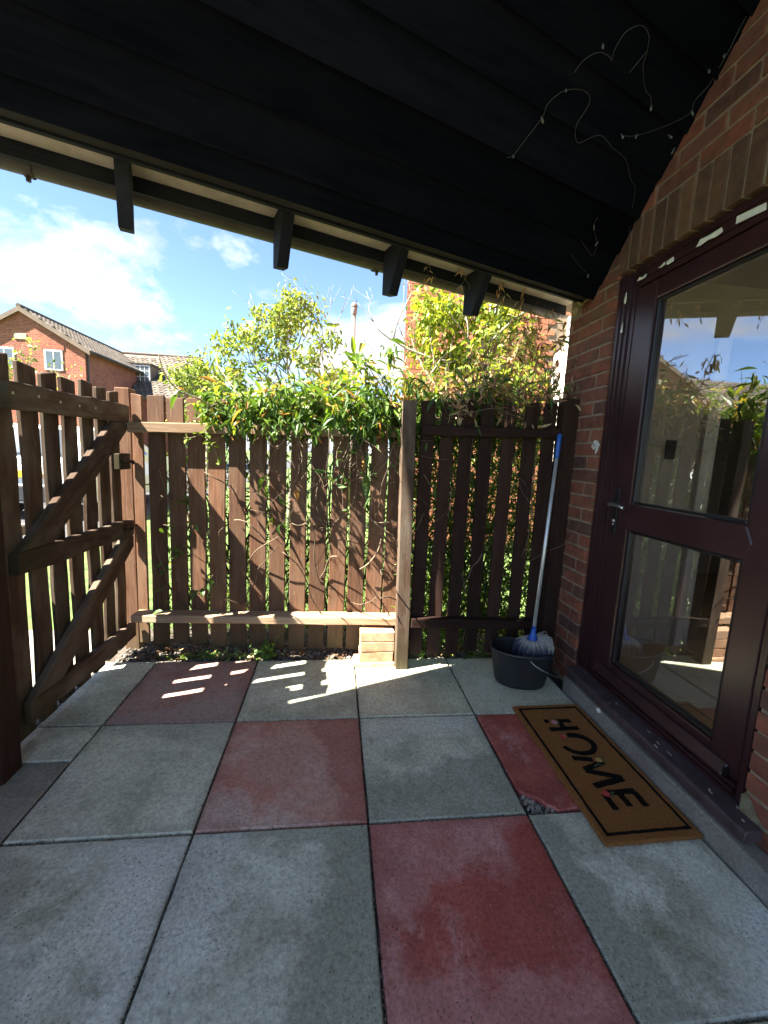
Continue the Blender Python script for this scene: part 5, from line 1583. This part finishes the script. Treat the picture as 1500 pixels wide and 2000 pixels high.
# creeping plants and dead leaves on the soil
n = 420
P = np.stack([nr.uniform(-1.2, 1.3, n), 2.53 + np.abs(nr.normal(0, .13, n)), nr.uniform(-.012, .01, n)], 1)
o = scatter_leaves('dead_leaves', P, .045 * nr.uniform(.4, 1.2, n), rot_mats(n, nr, .1, .25, .5), np.clip(nr.normal(.45, .25, n), 0, 1), M['dryleaf'], None, leaf_template(.5, .12, -.1, 2))
tag(o, 'brown dead leaves littering the soil strip', 'dead leaves')
n = 260
P = np.stack([nr.normal(-.72, .13, n), 2.545 + np.abs(nr.normal(0, .03, n)), nr.uniform(-.012, .012, n)], 1)
o = scatter_leaves('ground_cover', P, .040 * nr.uniform(.5, 1.2, n), rot_mats(n, nr, .7, .5, .5), np.clip(nr.normal(.6, .25, n), 0, 1), M['weedleaf'], None, leaf_template(.22, .04, .3, 2))
tag(o, 'low grassy weeds along the edge of the slabs', 'weeds', kind='stuff')
# grass beyond the fence
n = 16000
P = np.stack([nr.uniform(-1.25, 1.6, n), nr.uniform(2.9, 6.0, n) , np.full(n, -.07)], 1)
o = scatter_leaves('grass', P, .11 * nr.uniform(.4, 1.3, n), rot_mats(n, nr, 1.15, .25, .5), np.clip(nr.normal(.55, .25, n), 0, 1), M['grass'], None, leaf_template(.07, .01, .15, 1))
tag(o, 'sunlit grass behind the picket fence', 'grass', kind='stuff')

# ================================================================== FAR HOUSES
def tiles_on(p00, du, dv, nu, nv, tu, tv, mat, parent, skip=None, name='tiles', seed=0):
    """rows of tiles on a slope: p00 bottom corner, du unit along eave, dv unit up the slope"""
    r = random.Random(seed)
    mb = MB()
    nrm = Vector(du).cross(Vector(dv)).normalized()
    if nrm.z < 0: nrm = -nrm
    for j in range(nv):
        for i in range(nu):
            a = (i + (.5 if j % 2 else 0)) * tu; b_ = j * tv
            if skip and skip(a, b_): continue
            p = Vector(p00) + du * a + dv * b_
            V = []
            for k, (ta, h) in enumerate(((0, .012), (.25, .040), (.5, .048), (.75, .040), (1.0, .012))):
                V.append(p + du * (tu * ta) + nrm * (h + .02)); V.append(p + du * (tu * ta) + dv * (tv * 1.04) + nrm * h)
            F = [(2*k, 2*k+2, 2*k+3, 2*k+1) for k in range(4)] 
            q = [len(V)]
            for k, ta in enumerate((0, .25, .5, .75, 1.0)): V.append(p + du * (tu * ta) - nrm * .01)
            F += [(10 + k, 11 + k, 2*k+2, 2*k) for k in range(4)]
            mb.add(V, F, min(1, max(0, r.gauss(.5, .22))))
    o = mb.build(name, mat, parent, tint=True)
    return tag(o, kind='stuff')

def win(parent, cx, z0, z1, w, y, cols=2, depth=.06, glaz=False):
    """casement window in a wall facing -Y"""
    f = box('window', (cx - w/2, y - .03, z0), (cx + w/2, y + .02, z1), M['upvc'], parent, .006)
    cw = (w - .10) / cols
    for k in range(cols):
        a = cx - w/2 + .05 + k * cw + .025
        g = box('pane', (a, y - .0335, z0 + .07), (a + cw - .05, y - .0305, z1 - .07), M['farglass'], f)
    if glaz:
        for k in range(cols):
            a = cx - w/2 + .05 + k * cw + cw / 2
            box('glazing_bar', (a - .012, y - .038, z0 + .07), (a + .012, y - .0345, z1 - .07), M['upvc'], f)
        for q in (1, 2):
            zz = z0 + (z1 - z0) * q / 3
            box('glazing_bar', (cx - w/2 + .05, y - .0385, zz - .012), (cx + w/2 - .05, y - .0345, zz + .012), M['upvc'], f)
    return f
YG, X1, XR, ZR, ZE = 22.1, -12.00, -14.67, 7.28, 5.70
hA = thing('gabled_house', (XR, 27.0, -.07), 'red brick gabled house with brown tiled roof beyond the gate', 'house')
XL_ = 2 * XR - X1
gm = prism_mesh('gable_wall', [(XL_, -.07), (X1, -.07), (X1, ZE), (XR, ZR - .12), (XL_, ZE)], YG, YG + .25, lambda a, b, h: (a, h, b))
obj('gable_wall', gm, M['farbrick_x'], hA)
box('side_wall', (X1 - .25, YG + .251, -.07), (X1 - .002, 30.8, ZE + .05), M['farbrick_y'], hA).data
box('side_wall', (XL_ + .002, YG + .251, -.07), (XL_ + .25, 33.0, ZE + .05), M['farbrick_y'], hA)
half = X1 - XR
pit = math.atan2(ZR - ZE, half)
OV = .30
for sgn in (1, -1):
    p = [(XR, ZR), (XR + sgn * (half + OV), ZR - (half + OV) * math.tan(pit)), (XR + sgn * (half + OV), ZR - (half + OV) * math.tan(pit) - .10), (XR, ZR - .10)]
    rm_ = prism_mesh('roof_slope', p, YG - .12, 31.2, lambda a, b, h: (a, h, b))
    rs = obj('roof_slope', rm_, M['fascia'], hA)
    bb = prism_mesh('bargeboard', [(XR, ZR + .02), (XR + sgn * (half + OV), ZR + .02 - (half + OV) * math.tan(pit)), (XR + sgn * (half + OV), ZR - .20 - (half + OV) * math.tan(pit)), (XR, ZR - .20)], YG - .16, YG - .121, lambda a, b, h: (a, h, b))
    obj('bargeboard', bb, M['fascia'], rs)
    if sgn > 0:
        sl = Vector((-cos(pit), 0, sin(pit)))
        tiles_on(Vector((XR + half + OV, YG - .14, ZR - (half + OV) * math.tan(pit) + .0)), Vector((0, 1, 0)), sl, 31, 11, .30, (half + OV) / cos(pit) / 11, M['fartile'], rs, seed=1)
mb = MB(); mb.tube([(XR, YG - .15, ZR + .03), (XR, 31.2, ZR + .03)], .11, 8, .4); mb.build('ridge_tiles', M['fartile'], hA, tint=True)
mb = MB(); mb.tube([(X1 + OV + .04, YG - .1, ZE - OV * math.tan(pit) - .02), (X1 + OV + .04, 27.5, ZE - OV * math.tan(pit) - .02)], .06, 8)
mb.tube([(X1 + .06, YG + .12, ZE - .25), (X1 + .06, YG + .12, -.05)], .04, 8); mb.build('rain_pipe', M['bumper'], hA)
win(hA, -13.38, 4.55, 5.48, .80, YG)
win(hA, -15.50, 4.55, 5.46, .86, YG)
for cx in (-13.38, -15.50):
    pass
box('plaque', (-15.02, YG - .03, 5.86), (-14.48, YG - .002, 6.12), M['soffit'], hA, .01)
lt = box('lintel', (-13.86, YG - .025, 5.49), (-12.90, YG - .003, 5.70), M['farbrick_y'], hA)

hD = thing('terrace_house', (-22.5, 25.0, -.07), 'long brown tiled roof house at the left edge of view', 'house')
box('front_wall', (-28.0, 22.9, -.07), (-17.7, 23.1, 5.0), M['farbrick_x'], hD)
pd = math.atan2(7.1 - 4.85, 3.0)
for sg in (1, -1):
    rs = obj('roof_slope', prism_mesh('roof_slope', [(25.8, 7.1), (25.8 - sg * 3.2, 7.1 - 3.2 * math.tan(pd)), (25.8 - sg * 3.2, 7.0 - 3.2 * math.tan(pd)), (25.8, 7.0)], -28.3, -17.45, lambda a, b, h: (h, a, b)), M['fascia'], hD)
    if sg > 0: tiles_on(Vector((-28.3, 22.6, 7.1 - 3.2 * math.tan(pd))), Vector((1, 0, 0)), Vector((0, cos(pd), sin(pd))), 36, 12, .30, 3.2 / cos(pd) / 12, M['fartile'], rs, seed=6)
for cx in (-26.0, -23.0, -20.0): win(hD, cx, 3.4, 4.4, 1.1, 22.9)
lw = thing('sun_blocker_wall', (-1.66, 1.0, -.07), 'unseen low brick wall added outside the gate to block sun', 'wall')  # unseen wall added to keep low sun off the patio by the gate
box('wall', (-1.75, 0.1, -.07), (-1.58, 2.28, .82), M['farbrick_y'], lw, .004)
box('pier', (-1.83, 1.40, -.071), (-1.52, 1.80, 1.56), M['farbrick_y'], lw, .004)  # added too, stops sun slipping in beside the hinge post
box('sun_blocker_cap', (-1.86, 1.37, 1.5605), (-1.49, 1.83, 1.63), M['kerb'], lw, .01)
box('sun_blocker_coping', (-1.78, 0.07, .8205), (-1.55, 2.31, .875), M['kerb'], lw, .008)

# wing with the dormer
hB = thing('wing_house', (-12.5, 29.0, -.07), 'house wing with long brown tiled roof and a white dormer', 'house')
ZW0, YW0 = 3.9, 25.55
pw = math.atan2(ZR - ZW0, 31.2 - YW0)
XB0, XB1 = -12.0, -9.6
rs = obj('roof_slope', prism_mesh('roof_slope', [(YW0, ZW0), (31.2, ZR), (31.2, ZR - .12), (YW0, ZW0 - .12)], XR + .0, XB1 + .25, lambda a, b, h: (h, a, b)), M['fascia'], hB)
LW = sqrt((ZR - ZW0)**2 + (31.2 - YW0)**2)
tiles_on(Vector((XB0 - .1, YW0, ZW0)), Vector((1, 0, 0)), Vector((0, cos(pw), sin(pw))), 9, 20, .30, LW / 20, M['fartile'], rs, seed=2)
tiles_on(Vector((XR, 26.6, ZW0 + (26.6 - YW0) * math.tan(pw))), Vector((1, 0, 0)), Vector((0, cos(pw), sin(pw))), 10, 15, .30, LW / 20, M['fartile'], rs, skip=lambda a, b: (a + XR > XB0 - .4) or (a < 2.67 * (1 - b / 4.8) - .3), seed=3)
obj('roof_slope', prism_mesh('roof_slope', [(36.5, ZW0), (31.2, ZR), (31.2, ZR - .12), (36.5, ZW0 - .12)], XR, XB1 + .25, lambda a, b, h: (h, a, b)), M['fascia'], hB)
obj('end_wall', prism_mesh('end_wall', [(YW0 + .4, -.07), (36.0, -.07), (36.0, 4.0), (31.2, ZR - .2), (YW0 + .4, 4.0)], XB1 - .2, XB1, lambda a, b, h: (h, a, b)), M['farbrick_y'], hB)
box('front_wall', (XB0 + .01, YW0 + .4, -.07), (XB1 - .21, YW0 + .6, 3.85), M['farbrick_x'], hB)
mb = MB(); mb.tube([(XR, 31.2, ZR + .04), (XB1 + .25, 31.2, ZR + .04)], .11, 8, .4); mb.build('ridge_tiles', M['fartile'], hB, tint=True)
YD = 27.4
dm = prism_mesh('dormer', [(-12.42, 4.93), (-11.22, 4.93), (-11.22, 5.98), (-12.42, 5.98)], YD, 30.3, lambda a, b, h: (a, h, b))
dm = obj('dormer', dm, M['fascia'], hB)
box('dormer_roof', (-12.50, YD - .10, 5.985), (-11.14, 30.5, 6.07), M['gutter'], dm)
win(hB, -11.82, 4.95, 5.96, 1.12, YD - .021, 2, glaz=True)

# ---- orange brick house on the right, behind the shrub
hC = thing('orange_brick_house', (2.8, 6.3, -.07), 'sunlit orange brick house behind the yellow green shrub', 'house')
XC0 = 0.955
obj('wall', prism_mesh('wall', [(XC0, 6.012), (6.2, 6.012), (6.2, 6.5), (XC0 + .10, 6.5)], -.07, 8.0, lambda a, b, h: (a, b, h)), M['mortar'], hC)
obj('side_wall', prism_mesh('side_wall', [(XC0 + .02, 6.501), (XC0 + .30, 6.501), (2.6, 12.0), (2.3, 12.0)], -.07, 8.0, lambda a, b, h: (a, b, h)), M['farbrick_y'], hC)
box('roof', (XC0 + .3, 5.9, 8.01), (6.5, 12.3, 8.15), M['fascia'], hC)
mb = MB(); rb = random.Random(4)
j = 0
z = 0.05
while z < 4.3:
    x = XC0 - .001 if j % 2 == 0 else XC0 - .1135
    while x < 4.6:
        a, b_ = max(x, XC0 - .001), x + .215
        if not (3.05 < (a + b_) / 2 < 4.0 and 2.40 < z < 3.42):
            d = rb.uniform(-.002, .002)
            V = [(a, 6.0 + d, z), (b_, 6.0 + d, z), (b_, 6.0 + d, z + .065), (a, 6.0 + d, z + .065), (a, 6.012, z), (b_, 6.012, z), (b_, 6.012, z + .065), (a, 6.012, z + .065)]
            mb.add(V, [(0, 1, 2, 3), (0, 4, 5, 1), (3, 2, 6, 7), (0, 3, 7, 4), (1, 5, 6, 2)], rb.random())
        x += .225
    z += .075; j += 1
o = mb.build('bricks', M['orangebricks'], hC, tint=True); tag(o, kind='stuff')
win(hC, 3.71, 2.42, 3.40, .88, 6.0, 2)
vt = box('air_vent', (2.080, 5.980, 3.330), (2.265, 5.9985, 3.500), M['upvc'], hC, .003)
mb = MB()
for i in range(5):
    for k in range(6):
        x, z = 2.095 + i * .035, 3.343 + k * .025
        mb.add([(x, 5.9785, z), (x + .021, 5.9785, z), (x + .021, 5.9785, z + .014), (x, 5.9785, z + .014)], [(0, 1, 2, 3)])
obj('vent_slots', mb.mesh('vent_slots'), M['bumper'], vt)

# ---- lamp post
lamp = thing('street_lamp', (0.335, 11.0, -.07), 'grey street lamp post with small glass lantern', 'street lamp')
mb = MB(); mb.tube([(0.36, 11, -.07), (0.36, 11, 1.2), (0.36, 11, 1.25), (0.335, 11, 4.72)], [.075, .075, .058, .050], 12); mb.build('pole', M['lamppost'], lamp, True)
q = lathe('lantern', [(.050, 4.70), (.072, 4.74), (.082, 4.86), (.072, 4.94), (.04, 4.99)], 14); o = obj('lantern', q, M['lantern'], lamp, Matrix.Translation((.333, 11, 0)))
q = lathe('lamp_cap', [(.086, 4.905), (.090, 4.92), (.076, 4.965), (.05, 5.005), (.012, 5.03), (.001, 5.05)], 14); obj('lamp_cap', q, M['lamppost'], lamp, Matrix.Translation((.333, 11, 0)))

# ---- parked car glimpsed between the gate pickets
car = thing('parked_car', (-5.1, 9.6, -.06), 'white car parked tail towards the gate beyond the path', 'car')
def cbox(n, lo, hi, m, p=car, bv=.02): return box(n, lo, hi, m, p, bv, 2)
CXA, CXB, CY = -5.98, -4.22, 7.6
prof_c = [(CY, .22), (CY - .03, .40), (CY - .02, .88), (CY + .05, 1.00), (CY + .42, 1.50), (CY + .60, 1.56), (CY + 1.9, 1.57), (CY + 2.7, 1.12), (CY + 3.9, .98), (CY + 4.15, .80), (CY + 4.2, .30), (CY + 4.1, .20)]
bm = bmesh.new()
def cx_at(z, s): return (CXA if s < 0 else CXB) - s * (max(0, z - .95) * .22)
A = [bm.verts.new((cx_at(z, -1), y, z)) for y, z in prof_c]; B = [bm.verts.new((cx_at(z, 1), y, z)) for y, z in prof_c]
bm.faces.new(A); bm.faces.new(B[::-1])
for i in range(len(A)): bm.faces.new((A[i], A[(i+1) % len(A)], B[(i+1) % len(A)], B[i]))
bmesh.ops.bevel(bm, geom=list(bm.edges), offset=.035, segments=2, affect='EDGES')
obj('body', bm_mesh('body', bm), M['carwhite'], car)
rw = new_mesh('rear_window', [(-5.74, CY + .068, 1.055), (-4.46, CY + .068, 1.055), (-4.55, CY + .385, 1.475), (-5.65, CY + .385, 1.475)], [(0, 1, 2, 3)])
for v in rw.vertices: v.co.y -= .02; v.co.z += .012
obj('rear_window', rw, M['carglass'], car)
for s, x in ((1, CXB), (-1, CXA)):
    sw = new_mesh('side_window', [(x - s*.022, CY + .55, 1.06), (x - s*.022, CY + 2.45, 1.06), (x - s*.105, CY + 1.85, 1.46), (x - s*.105, CY + .66, 1.46)], [(0, 1, 2, 3)])
    for v in sw.vertices: v.co.x += s * .012
    obj('side_window', sw, M['carglass'], car)
    cbox('tail_light', (x - .02 - (.20 if s > 0 else 0), CY - .045, .74), (x + .02 + (.20 if s < 0 else 0), CY + .03, .95), M['redlens'])
    for yw in (CY + .75, CY + 3.35):
        mb = MB(); mb.tube([(x - s*.16, yw, .24), (x + s*.012, yw, .24)], .30, 20); wl = mb.build('wheel', M['tyre'], car)
        mb = MB(); mb.tube([(x + s*.0125, yw, .24), (x + s*.02, yw, .24)], .19, 16); mb.build('rim', M['galv'], wl)
cbox('bumper', (CXA + .03, CY - .075, .26), (CXB - .03, CY + .05, .52), M['bumper'])
pl = cbox('number_plate', (-5.38, CY - .052, .66), (-4.86, CY - .0345, .775), M['plate'], car, .003)
def glyph(strokes, x, parent):
    mb = MB()
    for (a, b_), (c, d) in strokes:
        p, q = Vector((x + a*.05, 0, .677 + b_*.079)), Vector((x + c*.05, 0, .677 + d*.079))
        t = (q - p).normalized(); nn = Vector((-t.z, 0, t.x)) * .0065
        p, q = p - t*.004, q + t*.004
        mb.add([(v.x, CY - .0535, v.z) for v in (p - nn, p + nn, q + nn, q - nn)], [(0, 1, 2, 3)])
    mb.build('plate_character', M['tyre'], parent)
glyph([((0, 0), (.5, 1)), ((.5, 1), (1, 0)), ((.25, .4), (.75, .4))], -5.30, pl)
glyph([((0, 0), (0, 1)), ((0, 1), (.9, 1)), ((0, .5), (.8, .5)), ((0, 0), (.9, 0))], -4.97, pl)
